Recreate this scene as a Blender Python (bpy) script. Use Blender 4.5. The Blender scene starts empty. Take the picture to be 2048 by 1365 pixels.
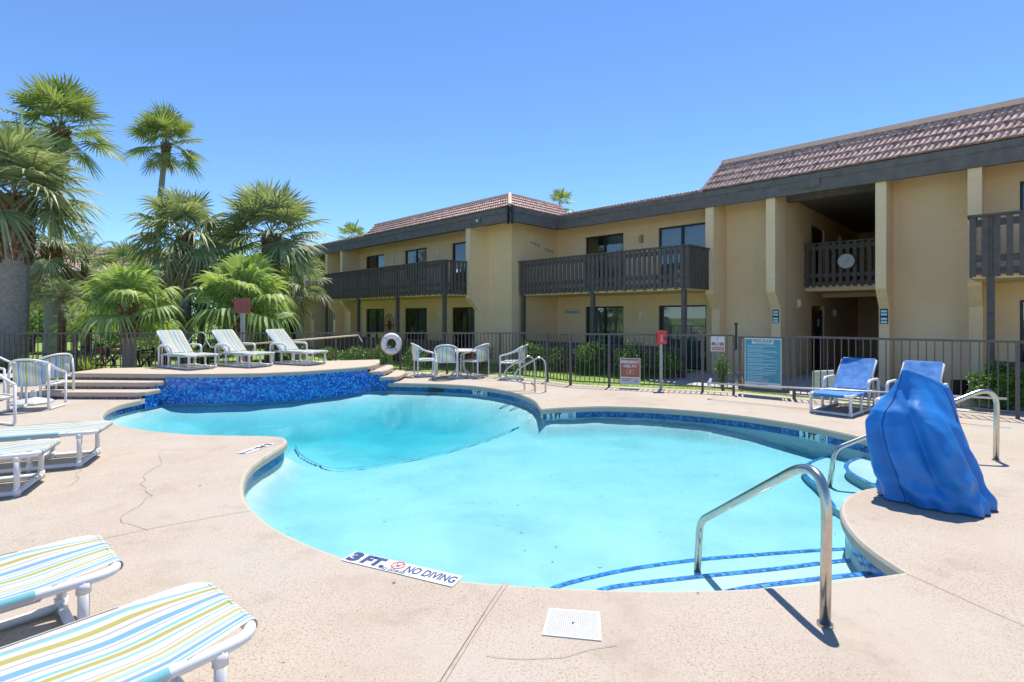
import bpy, math, random
from mathutils import Vector, Matrix, noise
from mathutils.geometry import tessellate_polygon
random.seed(7)
sc = bpy.context.scene
col = sc.collection
PI = math.pi
F = 1042.0
HZ = 633.0
CAMH = 1.6
def P(x, y, z=0.0):
    """photo pixel (2048 wide) -> survey point at height z"""
    Y = F*(CAMH-z)/(y-HZ)
    return Vector(((x-1024)*Y/F, Y, z))
R = Vector((.7161, -.6980, 0)); B = Vector((.6980, .7161, 0))
def bw(s, t, z): return Vector((s*R.x+t*B.x, s*R.y+t*B.y, z))

# ------------------------------------------------------------------ mesh builder
class MB:
    def __init__(self, fr=None):
        self.v = []; self.f = []; self.uv = {}; self.mi = {}; self.fr = fr
    def vert(self, p):
        if self.fr: p = self.fr(p[0], p[1], p[2])
        self.v.append((p[0], p[1], p[2])); return len(self.v)-1
    def face(self, pts, uv=None):
        idx = [self.vert(p) for p in pts]
        self.f.append(idx)
        if uv: self.uv[len(self.f)-1] = uv
    def box(self, x0, x1, y0, y1, z0, z1):
        b = len(self.v)
        for z in (z0, z1):
            for (x, y) in ((x0, y0), (x1, y0), (x1, y1), (x0, y1)): self.vert((x, y, z))
        for q in ((3,2,1,0),(4,5,6,7),(0,1,5,4),(1,2,6,5),(2,3,7,6),(3,0,4,7)):
            self.f.append([b+i for i in q])
    def obox(self, c, ax, ay, az):
        """box from centre and three half axis vectors"""
        c = Vector(c); b = len(self.v)
        for k in (-1, 1):
            for (i, j) in ((-1,-1),(1,-1),(1,1),(-1,1)): self.vert(c+ax*i+ay*j+az*k)
        for q in ((3,2,1,0),(4,5,6,7),(0,1,5,4),(1,2,6,5),(2,3,7,6),(3,0,4,7)):
            self.f.append([b+i for i in q])
    def prism(self, poly, z0, z1, bottom=True, top=True):
        """poly CCW list of (x,y)"""
        n = len(poly); b = len(self.v)
        for z in (z0, z1):
            for p in poly: self.vert((p[0], p[1], z))
        for i in range(n):
            j = (i+1) % n
            self.f.append([b+i, b+j, b+n+j, b+n+i])
        tris = tessellate_polygon([[Vector((p[0], p[1], 0)) for p in poly]])
        for t in tris:
            a, c, d = t
            A, C_, D = [Vector((poly[k][0], poly[k][1])) for k in (a, c, d)]
            if (C_-A).x*(D-A).y-(C_-A).y*(D-A).x < 0: a, c, d = a, d, c
            if top: self.f.append([b+n+a, b+n+c, b+n+d])
            if bottom: self.f.append([b+a, b+d, b+c])
    def tube(self, pts, r, n=8, closed=False, caps=True):
        pts = [Vector(p) for p in pts]; m = len(pts)
        rr = r if isinstance(r, (list, tuple)) else [r]*m
        b = len(self.v)
        def tan(i):
            if closed: return (pts[(i+1) % m]-pts[(i-1) % m]).normalized()
            a = pts[max(i-1, 0)]; c = pts[min(i+1, m-1)]
            return (c-a).normalized()
        t0 = tan(0)
        u = t0.orthogonal().normalized()
        for i in range(m):
            t = tan(i)
            u = (u-t*u.dot(t))
            if u.length < 1e-6: u = t.orthogonal()
            u.normalize(); w = t.cross(u)
            for k in range(n):
                a = 2*PI*k/n
                self.vert(pts[i]+(u*math.cos(a)+w*math.sin(a))*rr[i])
        for i in range(m if closed else m-1):
            j = (i+1) % m
            for k in range(n):
                l = (k+1) % n
                self.f.append([b+i*n+k, b+i*n+l, b+j*n+l, b+j*n+k])
        if caps and not closed:
            self.f.append([b+k for k in range(n)][::-1])
            self.f.append([b+(m-1)*n+k for k in range(n)])
    def grid(self, fn, nu, nv, uvfn=None, wrap=False):
        b = len(self.v)
        for i in range(nu+1):
            for j in range(nv+1): self.vert(fn(i/nu, j/nv))
        for i in range(nu):
            for j in range(nv):
                self.f.append([b+i*(nv+1)+j, b+(i+1)*(nv+1)+j, b+(i+1)*(nv+1)+j+1, b+i*(nv+1)+j+1])
                if uvfn:
                    self.uv[len(self.f)-1] = [uvfn(i/nu, j/nv), uvfn((i+1)/nu, j/nv), uvfn((i+1)/nu, (j+1)/nv), uvfn(i/nu, (j+1)/nv)]
    def build(self, name, mat, parent=None, smooth=False, mats=None):
        me = bpy.data.meshes.new(name)
        me.from_pydata(self.v, [], self.f); me.update()
        if self.uv:
            ul = me.uv_layers.new(name='UVMap').data
            for fi, uvs in self.uv.items():
                for k, li in enumerate(me.polygons[fi].loop_indices): ul[li].uv = uvs[k]
        if smooth: me.polygons.foreach_set('use_smooth', [True]*len(me.polygons))
        me.materials.append(mat)
        if mats:
            for m_ in mats: me.materials.append(m_)
            for fi, k in self.mi.items(): me.polygons[fi].material_index = k
        o = bpy.data.objects.new(name, me); col.objects.link(o)
        if parent: o.parent = parent
        return o

def tag(o, label=None, cat=None, group=None, kind=None):
    if label: o['label'] = label
    if cat: o['category'] = cat
    if group: o['group'] = group
    if kind: o['kind'] = kind
    return o
def empty(name, loc=(0, 0, 0), rz=0.0):
    o = bpy.data.objects.new(name, None); o.empty_display_size = .1
    o.location = loc; o.rotation_euler = (0, 0, rz); col.objects.link(o); return o
def children(o): return [c for c in CH.get(o.name, [])]
CH = {}
def index_children():
    CH.clear()
    for o in bpy.data.objects:
        if o.parent: CH.setdefault(o.parent.name, []).append(o)
def copy_tree(o, parent=None):
    kids = [c for c in bpy.data.objects if c.parent == o]
    c = o.copy(); col.objects.link(c)
    if parent: c.parent = parent
    for k in kids: copy_tree(k, c)
    return c
def fillet(pts, r, n=5):
    pts = [Vector(p) for p in pts]; out = [pts[0]]
    for i in range(1, len(pts)-1):
        a, b, c = pts[i-1], pts[i], pts[i+1]
        rr = min(r, (a-b).length*.49, (c-b).length*.49)
        p0 = b+(a-b).normalized()*rr; p1 = b+(c-b).normalized()*rr
        for k in range(n+1):
            t = k/n; out.append(p0*(1-t)**2+b*2*t*(1-t)+p1*t*t)
    out.append(pts[-1]); return out
def catmull(pts, n=6, closed=False):
    pts = [Vector(p) for p in pts]; m = len(pts); out = []
    for i in range(m if closed else m-1):
        p1 = pts[i]; p2 = pts[(i+1) % m]
        p0 = pts[(i-1) % m] if (closed or i > 0) else p1
        p3 = pts[(i+2) % m] if (closed or i < m-2) else p2
        for k in range(n):
            t = k/n
            out.append(.5*((2*p1)+(p2-p0)*t+(2*p0-5*p1+4*p2-p3)*t*t+(3*p1-p0-3*p2+p3)*t**3))
    if not closed: out.append(pts[-1])
    return out

# ------------------------------------------------------------------ materials
def newmat(name):
    m = bpy.data.materials.new(name); m.use_nodes = True
    nt = m.node_tree; nt.nodes.clear()
    out = nt.nodes.new('ShaderNodeOutputMaterial')
    return m, nt, out
def N(nt, typ, **kw):
    n = nt.nodes.new(typ)
    for k, v in kw.items():
        if k in n.inputs.keys(): n.inputs[k].default_value = v
        else: setattr(n, k, v)
    return n
def c4(c): return (c[0], c[1], c[2], 1)
def ramp(nt, stops, interp='LINEAR'):
    r = nt.nodes.new('ShaderNodeValToRGB'); cr = r.color_ramp; cr.interpolation = interp
    while len(cr.elements) < len(stops): cr.elements.new(.5)
    for e, (p, c) in zip(cr.elements, stops): e.position = p; e.color = c4(c)
    return r
def simple(name, c, rough=.6, metal=0, var=.12, scale=6, bump=0, bscale=60, spec=.5, c2=None, coat=0):
    m, nt, out = newmat(name); L = nt.links.new
    b = N(nt, 'ShaderNodeBsdfPrincipled', Roughness=rough, Metallic=metal)
    b.inputs['Specular IOR Level'].default_value = spec
    if coat: b.inputs['Coat Weight'].default_value = coat
    tc = N(nt, 'ShaderNodeTexCoord')
    nz = N(nt, 'ShaderNodeTexNoise', Scale=scale, Detail=5.0, Roughness=.6)
    L(tc.outputs['Object'], nz.inputs['Vector'])
    lo = tuple(x*(1-var) for x in c); hi = c2 or tuple(min(1, x*(1+var)) for x in c)
    r = ramp(nt, [(.3, lo), (.7, hi)]); L(nz.outputs[0], r.inputs[0]); L(r.outputs[0], b.inputs['Base Color'])
    if bump:
        n2 = N(nt, 'ShaderNodeTexNoise', Scale=bscale, Detail=4.0)
        L(tc.outputs['Object'], n2.inputs['Vector'])
        bp = N(nt, 'ShaderNodeBump', Strength=bump, Distance=.01)
        L(n2.outputs[0], bp.inputs['Height']); L(bp.outputs[0], b.inputs['Normal'])
    L(b.outputs[0], out.inputs[0]); return m
def leafmat(name, c, c2, trans=.35, rough=.5):
    m, nt, out = newmat(name); L = nt.links.new
    g = N(nt, 'ShaderNodeNewGeometry')
    r = ramp(nt, [(0, c), (1, c2)]); L(g.outputs['Random Per Island'], r.inputs[0])
    b = N(nt, 'ShaderNodeBsdfPrincipled', Roughness=rough); L(r.outputs[0], b.inputs['Base Color'])
    b.inputs['Specular IOR Level'].default_value = .45
    t = N(nt, 'ShaderNodeBsdfTranslucent'); 
    mixc = N(nt, 'ShaderNodeMix', data_type='RGBA', blend_type='MULTIPLY'); mixc.inputs[0].default_value = 1
    L(r.outputs[0], mixc.inputs[6]); mixc.inputs[7].default_value = (1.3, 1.35, .65, 1); L(mixc.outputs[2], t.inputs[0])
    mx = N(nt, 'ShaderNodeMixShader'); mx.inputs[0].default_value = trans
    L(b.outputs[0], mx.inputs[1]); L(t.outputs[0], mx.inputs[2]); L(mx.outputs[0], out.inputs[0])
    return m
def mosaic(name, stops, tile=.026, grout=(.10, .16, .32), gw=.1):
    """small glass tiles: uv in metres"""
    m, nt, out = newmat(name); L = nt.links.new
    uv = N(nt, 'ShaderNodeUVMap')
    sc_ = N(nt, 'ShaderNodeVectorMath', operation='SCALE'); sc_.inputs['Scale'].default_value = 1/tile
    L(uv.outputs[0], sc_.inputs[0])
    fl = N(nt, 'ShaderNodeVectorMath', operation='FLOOR'); L(sc_.outputs[0], fl.inputs[0])
    fr = N(nt, 'ShaderNodeVectorMath', operation='FRACTION'); L(sc_.outputs[0], fr.inputs[0])
    wn = N(nt, 'ShaderNodeTexWhiteNoise', noise_dimensions='2D'); L(fl.outputs[0], wn.inputs['Vector'])
    r = ramp(nt, stops, 'CONSTANT'); L(wn.outputs['Value'], r.inputs[0])
    sp = N(nt, 'ShaderNodeSeparateXYZ'); L(fr.outputs[0], sp.inputs[0])
    a = N(nt, 'ShaderNodeMath', operation='LESS_THAN'); a.inputs[1].default_value = gw; L(sp.outputs[0], a.inputs[0])
    b_ = N(nt, 'ShaderNodeMath', operation='LESS_THAN'); b_.inputs[1].default_value = gw; L(sp.outputs[1], b_.inputs[0])
    mx = N(nt, 'ShaderNodeMath', operation='MAXIMUM'); L(a.outputs[0], mx.inputs[0]); L(b_.outputs[0], mx.inputs[1])
    mc = N(nt, 'ShaderNodeMix', data_type='RGBA'); L(mx.outputs[0], mc.inputs[0]); L(r.outputs[0], mc.inputs[6]); mc.inputs[7].default_value = c4(grout)
    b = N(nt, 'ShaderNodeBsdfPrincipled', Roughness=.15); L(mc.outputs[2], b.inputs['Base Color'])
    L(b.outputs[0], out.inputs[0]); return m
def stripes(name):
    m, nt, out = newmat(name); L = nt.links.new
    cr = (.60, .59, .54); bl = (.17, .36, .58); te = (.20, .48, .54); ol = (.40, .37, .12); gy = (.34, .36, .40); sk = (.36, .56, .66); yl=(.47,.44,.20)
    seq = [(cr,3),(gy,.6),(te,1.2),(cr,2),(ol,2.2),(cr,2),(gy,.6),(cr,2.5),(bl,2.4),(cr,1),(gy,.5),(cr,2.2),(te,1.4),(cr,1.2),(ol,2.2),(cr,1.4),(te,.8),(cr,3),
           (gy,.4),(cr,1.5),(yl,1.6),(cr,1.2),(sk,1.6),(gy,.4),(cr,1.6),(bl,1.6),(cr,1),(te,1.1),(cr,2)]
    tot = sum(w for _, w in seq); p = 0; st = []
    for c, w in seq: st.append((p/tot, c)); p += w
    uv = N(nt, 'ShaderNodeUVMap'); sp = N(nt, 'ShaderNodeSeparateXYZ'); L(uv.outputs[0], sp.inputs[0])
    fr = N(nt, 'ShaderNodeMath', operation='FRACT'); L(sp.outputs[0], fr.inputs[0])
    r = ramp(nt, st, 'CONSTANT'); L(fr.outputs[0], r.inputs[0])
    b = N(nt, 'ShaderNodeBsdfPrincipled', Roughness=.75); L(r.outputs[0], b.inputs['Base Color'])
    tc = N(nt, 'ShaderNodeTexCoord'); w = N(nt, 'ShaderNodeTexNoise', Scale=7.0, Detail=3.0); L(tc.outputs['Object'], w.inputs['Vector'])
    bp = N(nt, 'ShaderNodeBump', Strength=.25, Distance=.02); L(w.outputs[0], bp.inputs['Height']); L(bp.outputs[0], b.inputs['Normal'])
    t = N(nt, 'ShaderNodeBsdfTranslucent'); L(r.outputs[0], t.inputs[0])
    mx = N(nt, 'ShaderNodeMixShader'); mx.inputs[0].default_value = .25
    L(b.outputs[0], mx.inputs[1]); L(t.outputs[0], mx.inputs[2]); L(mx.outputs[0], out.inputs[0]); return m
def deckmat(name, c1, c2, c3, fine=1.0):
    m, nt, out = newmat(name); L = nt.links.new
    tc = N(nt, 'ShaderNodeTexCoord')
    big = N(nt, 'ShaderNodeTexNoise', Scale=.75, Detail=8.0, Roughness=.62); L(tc.outputs['Object'], big.inputs['Vector'])
    r = ramp(nt, [(.33, c1), (.52, c2), (.68, c3)]); L(big.outputs[0], r.inputs[0])
    # knock-down texture: islands with fine dark pits
    v = N(nt, 'ShaderNodeTexNoise', Scale=85.0*fine, Detail=5.0, Roughness=.7, Distortion=.6); L(tc.outputs['Object'], v.inputs['Vector'])
    pr = ramp(nt, [(.38, (.66, .59, .53)), (.48, (1, 1, 1)), (.7, (1.06, 1.06, 1.06))]); L(v.outputs[0], pr.inputs[0])
    v2 = N(nt, 'ShaderNodeTexNoise', Scale=190.0*fine, Detail=3.0, Roughness=.6); L(tc.outputs['Object'], v2.inputs['Vector'])
    pr2 = ramp(nt, [(.33, (.62, .56, .50)), (.43, (1, 1, 1))]); L(v2.outputs[0], pr2.inputs[0])
    zone = N(nt, 'ShaderNodeTexNoise', Scale=1.3, Detail=4.0); L(tc.outputs['Object'], zone.inputs['Vector'])
    zr = ramp(nt, [(.36, (0.25, 0.25, 0.25)), (.56, (1, 1, 1))]); L(zone.outputs[0], zr.inputs[0])
    m1 = N(nt, 'ShaderNodeMix', data_type='RGBA', blend_type='MULTIPLY'); L(zr.outputs[0], m1.inputs[0]); L(r.outputs[0], m1.inputs[6]); L(pr.outputs[0], m1.inputs[7])
    m2 = N(nt, 'ShaderNodeMix', data_type='RGBA', blend_type='MULTIPLY'); m2.inputs[0].default_value = .8; L(m1.outputs[2], m2.inputs[6]); L(pr2.outputs[0], m2.inputs[7])
    # stains
    s3 = N(nt, 'ShaderNodeTexNoise', Scale=2.6, Detail=8.0, Roughness=.7); L(tc.outputs['Object'], s3.inputs['Vector'])
    sr = ramp(nt, [(.36, (.78, .75, .72)), (.47, (1, 1, 1))]); L(s3.outputs[0], sr.inputs[0])
    m3 = N(nt, 'ShaderNodeMix', data_type='RGBA', blend_type='MULTIPLY'); m3.inputs[0].default_value = .5; L(m2.outputs[2], m3.inputs[6]); L(sr.outputs[0], m3.inputs[7])
    b = N(nt, 'ShaderNodeBsdfPrincipled', Roughness=.85); b.inputs['Specular IOR Level'].default_value = .25
    L(m3.outputs[2], b.inputs['Base Color'])
    bp = N(nt, 'ShaderNodeBump', Strength=.55, Distance=.006); L(v.outputs[0], bp.inputs['Height']); L(bp.outputs[0], b.inputs['Normal'])
    L(b.outputs[0], out.inputs[0]); return m

M = {}
M['deck'] = deckmat('pool_deck_coating', (.39, .328, .272), (.43, .372, .312), (.415, .382, .338))
M['coping'] = simple('coping_coating', (.41, .365, .29), .8, var=.06, bump=.3, bscale=120)
M['step'] = simple('step_coating', (.44, .365, .285), .8, var=.06, bump=.3, bscale=120)
M['blue_tile'] = mosaic('blue_glass_mosaic', [(0, (.01, .05, .30)), (.18, (.02, .14, .55)), (.42, (.02, .22, .66)), (.6, (.03, .32, .72)), (.74, (.01, .08, .42)), (.88, (.08, .40, .75)), (.95, (.02, .20, .35))], .037, (.05, .15, .42), .08)
M['band_tile'] = mosaic('waterline_mosaic', [(0, (.01, .03, .16)), (.25, (.01, .09, .32)), (.5, (.015, .14, .45)), (.7, (.04, .22, .5)), (.85, (.02, .07, .22))], .03, (.05, .12, .25), .1)
M['riser_tile'] = mosaic('riser_mosaic', [(0, (.07, .06, .11)), (.3, (.14, .12, .20)), (.6, (.20, .17, .26)), (.85, (.30, .25, .30))], .03, (.16, .14, .18), .1)
M['stripe_tile'] = mosaic('step_edge_mosaic', [(0, (.02, .09, .36)), (.3, (.03, .18, .50)), (.6, (.06, .28, .60)), (.85, (.02, .07, .28))], .03, (.10, .25, .5), .1)
M['break_tile'] = mosaic('depth_break_mosaic', [(0, (.08, .26, .45)), (.3, (.12, .34, .54)), (.6, (.16, .42, .60))], .03, (.25, .42, .52), .1)
M['crackline'] = simple('faint_crack', (.30, .25, .205), .9, var=.2, scale=15)
M['pvc'] = simple('white_pvc', (.70, .69, .68), .32, var=.06, spec=.5)
M['fabric'] = stripes('striped_sling')
M['bluefab'] = simple('faded_blue_sling', (.03, .16, .50), .8, var=.25, scale=9, c2=(.08, .26, .58))
M['cover'] = simple('blue_vinyl_cover', (.010, .175, .53), .50, var=.14, scale=6, bump=.2, bscale=22)
M['fence'] = simple('brown_fence_paint', (.105, .082, .075), .42, var=.15, scale=20)
M['steel'] = simple('brushed_stainless', (.55, .51, .45), .24, metal=1, var=.1, scale=30)
M['stucco'] = simple('tan_stucco', (.80, .57, .34), .9, var=.05, scale=1.2, bump=.5, bscale=45, spec=.2)
def stuccomat():
    m, nt, out = newmat('tan_stucco_wall'); L = nt.links.new
    tc = N(nt, 'ShaderNodeTexCoord'); sp = N(nt, 'ShaderNodeSeparateXYZ'); L(tc.outputs['Object'], sp.inputs[0])
    big = N(nt, 'ShaderNodeTexNoise', Scale=.9, Detail=7.0, Roughness=.65); L(tc.outputs['Object'], big.inputs['Vector'])
    r = ramp(nt, [(.30, (.83, .575, .335)), (.55, (.87, .62, .375)), (.75, (.88, .65, .41))]); L(big.outputs[0], r.inputs[0])
    mp_ = N(nt, 'ShaderNodeMapping'); mp_.inputs['Scale'].default_value = (5, 5, .35); L(tc.outputs['Object'], mp_.inputs[0])
    st = N(nt, 'ShaderNodeTexNoise', Scale=1.0, Detail=5.0, Roughness=.6); L(mp_.outputs[0], st.inputs['Vector'])
    sr = ramp(nt, [(.28, (.94, .93, .92)), (.45, (1, 1, 1))]); L(st.outputs[0], sr.inputs[0])
    m1 = N(nt, 'ShaderNodeMix', data_type='RGBA', blend_type='MULTIPLY'); m1.inputs[0].default_value = 1; L(r.outputs[0], m1.inputs[6]); L(sr.outputs[0], m1.inputs[7])
    dv = N(nt, 'ShaderNodeMath', operation='DIVIDE'); dv.inputs[1].default_value = .203; L(sp.outputs[2], dv.inputs[0])
    fr = N(nt, 'ShaderNodeMath', operation='FRACT'); L(dv.outputs[0], fr.inputs[0])
    jr = ramp(nt, [(0, (.93, .92, .91)), (.05, (.93, .92, .91)), (.09, (1, 1, 1))]); L(fr.outputs[0], jr.inputs[0])
    m2 = N(nt, 'ShaderNodeMix', data_type='RGBA', blend_type='MULTIPLY'); m2.inputs[0].default_value = 1; L(m1.outputs[2], m2.inputs[6]); L(jr.outputs[0], m2.inputs[7])
    b = N(nt, 'ShaderNodeBsdfPrincipled', Roughness=.92); b.inputs['Specular IOR Level'].default_value = .2; L(m2.outputs[2], b.inputs['Base Color'])
    f = N(nt, 'ShaderNodeTexNoise', Scale=28.0, Detail=6.0); L(tc.outputs['Object'], f.inputs['Vector'])
    bp = N(nt, 'ShaderNodeBump', Strength=.5, Distance=.012); L(f.outputs[0], bp.inputs['Height']); L(bp.outputs[0], b.inputs['Normal'])
    L(b.outputs[0], out.inputs[0]); return m
M['stucco'] = stuccomat()
M['woodbrown'] = simple('dark_brown_wood', (.105, .083, .076), .65, var=.22, scale=9, bump=.2, bscale=30)
M['fascia'] = simple('weathered_brown_fascia', (.145, .125, .112), .7, var=.22, scale=5, bump=.2, bscale=25)
M['tile'] = simple('clay_roof_tile', (.30, .14, .13), .75, var=.38, scale=9, bump=.3, bscale=30, c2=(.70, .48, .42))
M['cap'] = simple('salmon_ridge_cap', (.78, .50, .38), .7, var=.1)
M['gravel'] = simple('flat_roof_gravel', (.35, .32, .30), .9)
M['darkframe'] = simple('dark_bronze_frame', (.012, .014, .016), .35, var=.1)
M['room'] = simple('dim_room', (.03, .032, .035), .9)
M['blinds'] = simple('vertical_blinds', (.30, .34, .30), .8, var=.15, scale=3)
M['lampw'] = simple('frosted_wall_lamp', (.75, .72, .60), .4, var=.04)
M['white'] = simple('white_plastic', (.50, .50, .495), .4, var=.04)
M['signwhite'] = simple('sign_white', (.58, .60, .58), .45, var=.05)
M['signbrown'] = simple('sign_brown', (.36, .10, .055), .5, var=.1)
M['signblack'] = simple('sign_black_ink', (.015, .018, .02), .5, var=.05)
M['navyink'] = simple('navy_ink', (.03, .05, .16), .5, var=.2, scale=40)
M['redink'] = simple('red_ink', (.70, .10, .10), .5, var=.1)
M['teal'] = simple('teal_sign', (.06, .27, .34), .4, var=.06)
M['tealtext'] = simple('pale_sign_text', (.50, .68, .72), .5, var=.02)
M['redbox'] = simple('red_call_box', (.62, .045, .045), .35, var=.08)
M['greypost'] = simple('galvanised_post', (.40, .37, .33), .55, var=.1)
M['redboard'] = simple('reddish_brown_board', (.30, .085, .06), .7, var=.2)
M['ringw'] = simple('life_ring_vinyl', (.72, .68, .66), .55, var=.06)
M['rope'] = simple('rope', (.30, .24, .22), .8)
M['polewood'] = simple('tan_pole', (.60, .50, .34), .5, var=.08)
M['polesilver'] = simple('aluminium_pole', (.62, .62, .60), .35, metal=.6, var=.05)
M['concrete'] = simple('grey_concrete', (.42, .40, .39), .9, var=.1, scale=2, bump=.2)
M['darkmetal'] = simple('black_metal', (.02, .02, .022), .45, var=.1)
M['rubber'] = simple('rubber', (.02, .02, .02), .8)
M['bikered'] = simple('red_bike_paint', (.62, .04, .03), .3, var=.05)
M['bikeblue'] = simple('navy_bike_paint', (.03, .05, .12), .3, var=.05)
M['door'] = simple('dark_red_door', (.09, .035, .028), .5, var=.15)
M['doordark'] = simple('dark_door_panel', (.02, .022, .028), .5, var=.15)
M['plaster'] = None
M['fan'] = leafmat('fan_leaf_green', (.12, .17, .06), (.29, .35, .14), .35)
M['fan_bright'] = leafmat('fan_leaf_bright', (.17, .26, .07), (.38, .47, .18), .4)
M['fan_grey'] = leafmat('fan_leaf_greygreen', (.14, .19, .09), (.38, .42, .25), .3)
M['dead'] = leafmat('dead_frond', (.26, .19, .11), (.50, .42, .28), .2, .8)
M['pinnate'] = leafmat('feather_leaf', (.045, .11, .03), (.11, .20, .06), .3)
M['shrub'] = leafmat('shrub_leaf', (.05, .12, .025), (.20, .33, .07), .25, .4)
M['shrub_lite'] = leafmat('light_green_leaf', (.10, .22, .02), (.36, .46, .10), .35, .4)
M['shrub_red'] = leafmat('burgundy_leaf', (.10, .03, .03), (.22, .09, .06), .25, .5)
M['treeleaf'] = leafmat('tree_leaf', (.05, .11, .025), (.15, .26, .05), .25)
M['grassblade'] = leafmat('grass_blade', (.17, .28, .03), (.32, .44, .09), .35)
M['trunk'] = simple('grey_palm_trunk', (.27, .24, .21), .95, var=.25, scale=14, bump=.8, bscale=35)
M['boots'] = simple('brown_leaf_bases', (.13, .06, .032), .95, var=.45, scale=10, bump=.8, bscale=30, c2=(.32, .20, .12))
M['stem'] = simple('woody_stem', (.12, .09, .06), .9)
M['lawn'] = simple('lawn_soil', (.15, .26, .035), .95, var=.3, scale=3, bump=.6, bscale=90, c2=(.26, .38, .08))
M['crack'] = simple('crack_grime', (.24, .19, .15), .9, var=.2, scale=15)
M['joint'] = simple('joint_sealant', (.36, .30, .24), .7, var=.15, scale=20)
M['gold'] = simple('amber_lantern', (.45, .28, .08), .4)
M['ornament'] = simple('grey_metal_ornament', (.34, .38, .38), .4, metal=.3, var=.3, scale=20)
M['rust'] = simple('rust_brown_metal', (.20, .03, .02), .6)
M['pot'] = simple('bucket_white', (.36, .36, .36), .5)

def poolplaster():
    m, nt, out = newmat('pool_plaster'); L = nt.links.new
    tc = N(nt, 'ShaderNodeTexCoord')
    nz = N(nt, 'ShaderNodeTexNoise', Scale=1.1, Detail=6.0, Roughness=.6); L(tc.outputs['Object'], nz.inputs['Vector'])
    r = ramp(nt, [(.30, (.33, .43, .46)), (.5, (.42, .50, .525)), (.72, (.48, .55, .565))]); L(nz.outputs[0], r.inputs[0])
    v = N(nt, 'ShaderNodeTexVoronoi', Scale=6.5, Randomness=1.0); L(tc.outputs['Object'], v.inputs['Vector'])
    dr = ramp(nt, [(.0, (.30, .28, .2)), (.05, (.5, .5, .42)), (.075, (1, 1, 1))]); L(v.outputs['Distance'], dr.inputs[0])
    mx = N(nt, 'ShaderNodeMix', data_type='RGBA', blend_type='MULTIPLY'); mx.inputs[0].default_value = .8
    L(r.outputs[0], mx.inputs[6]); L(dr.outputs[0], mx.inputs[7])
    b = N(nt, 'ShaderNodeBsdfPrincipled', Roughness=.9); L(mx.outputs[2], b.inputs['Base Color'])
    L(b.outputs[0], out.inputs[0]); return m
M['plaster'] = poolplaster()
def watermat():
    m, nt, out = newmat('pool_water'); L = nt.links.new
    tc = N(nt, 'ShaderNodeTexCoord')
    nz = N(nt, 'ShaderNodeTexNoise', Scale=2.2, Detail=3.0, Roughness=.5, Distortion=.4); L(tc.outputs['Object'], nz.inputs['Vector'])
    bp = N(nt, 'ShaderNodeBump', Strength=.16, Distance=.05); L(nz.outputs[0], bp.inputs['Height'])
    fr = N(nt, 'ShaderNodeFresnel', IOR=1.33); L(bp.outputs[0], fr.inputs['Normal'])
    mu = N(nt, 'ShaderNodeMath', operation='MULTIPLY'); mu.inputs[1].default_value = .55; L(fr.outputs[0], mu.inputs[0])
    tr = N(nt, 'ShaderNodeBsdfTransparent')
    gl = N(nt, 'ShaderNodeBsdfGlossy', Roughness=.02); L(bp.outputs[0], gl.inputs['Normal'])
    mx = N(nt, 'ShaderNodeMixShader'); L(mu.outputs[0], mx.inputs[0]); L(tr.outputs[0], mx.inputs[1]); L(gl.outputs[0], mx.inputs[2])
    L(mx.outputs[0], out.inputs['Surface'])
    va = N(nt, 'ShaderNodeVolumeAbsorption', Density=.9); va.inputs['Color'].default_value = (.17, .850, .915, 1)
    L(va.outputs[0], out.inputs['Volume']); return m
M['water'] = watermat()
def glassmat():
    m, nt, out = newmat('window_glass'); L = nt.links.new
    fr = N(nt, 'ShaderNodeFresnel', IOR=1.6)
    ad = N(nt, 'ShaderNodeMath', operation='ADD'); ad.inputs[1].default_value = .10; L(fr.outputs[0], ad.inputs[0])
    tr = N(nt, 'ShaderNodeBsdfTransparent'); tr.inputs[0].default_value = (.75, .80, .78, 1)
    gl = N(nt, 'ShaderNodeBsdfGlossy', Roughness=.01)
    mx = N(nt, 'ShaderNodeMixShader'); L(ad.outputs[0], mx.inputs[0]); L(tr.outputs[0], mx.inputs[1]); L(gl.outputs[0], mx.inputs[2])
    L(mx.outputs[0], out.inputs['Surface']); return m
M['glass'] = glassmat()

# ------------------------------------------------------------------ world, sun, camera
SUN_EL = math.radians(70); SUN_AZ = math.atan2(.40, .92)      # from +Y towards +X
w = bpy.data.worlds.new('World'); sc.world = w; w.use_nodes = True
nt = w.node_tree; nt.nodes.clear()
sky = nt.nodes.new('ShaderNodeTexSky'); sky.sky_type = 'NISHITA'; sky.sun_disc = False
sky.sun_elevation = SUN_EL; sky.sun_rotation = SUN_AZ; sky.altitude = 0; sky.air_density = .8; sky.dust_density = .0; sky.ozone_density = 3.0
bg = nt.nodes.new('ShaderNodeBackground'); bg.inputs[1].default_value = .15
wo = nt.nodes.new('ShaderNodeOutputWorld')
tint = nt.nodes.new('ShaderNodeMix'); tint.data_type = 'RGBA'; tint.blend_type = 'MULTIPLY'; tint.inputs[0].default_value = 1; tint.inputs[7].default_value = (.425, .545, .665, 1)
nt.links.new(sky.outputs[0], tint.inputs[6]); nt.links.new(tint.outputs[2], bg.inputs[0]); nt.links.new(bg.outputs[0], wo.inputs[0])
sl = bpy.data.lights.new('sun', 'SUN'); sl.energy = 3.1; sl.angle = math.radians(.5); sl.color = (1, .94, .84)
so = bpy.data.objects.new('sun', sl); col.objects.link(so)
sd = Vector((math.sin(SUN_AZ)*math.cos(SUN_EL), math.cos(SUN_AZ)*math.cos(SUN_EL), math.sin(SUN_EL)))
so.rotation_euler = sd.to_track_quat('Z', 'Y').to_euler(); so.location = (0, 0, 20)
cam = bpy.data.cameras.new('camera'); cam.sensor_width = 36; cam.lens = 36*F/2048; cam.shift_y = -(682.5-HZ)/2048
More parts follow.
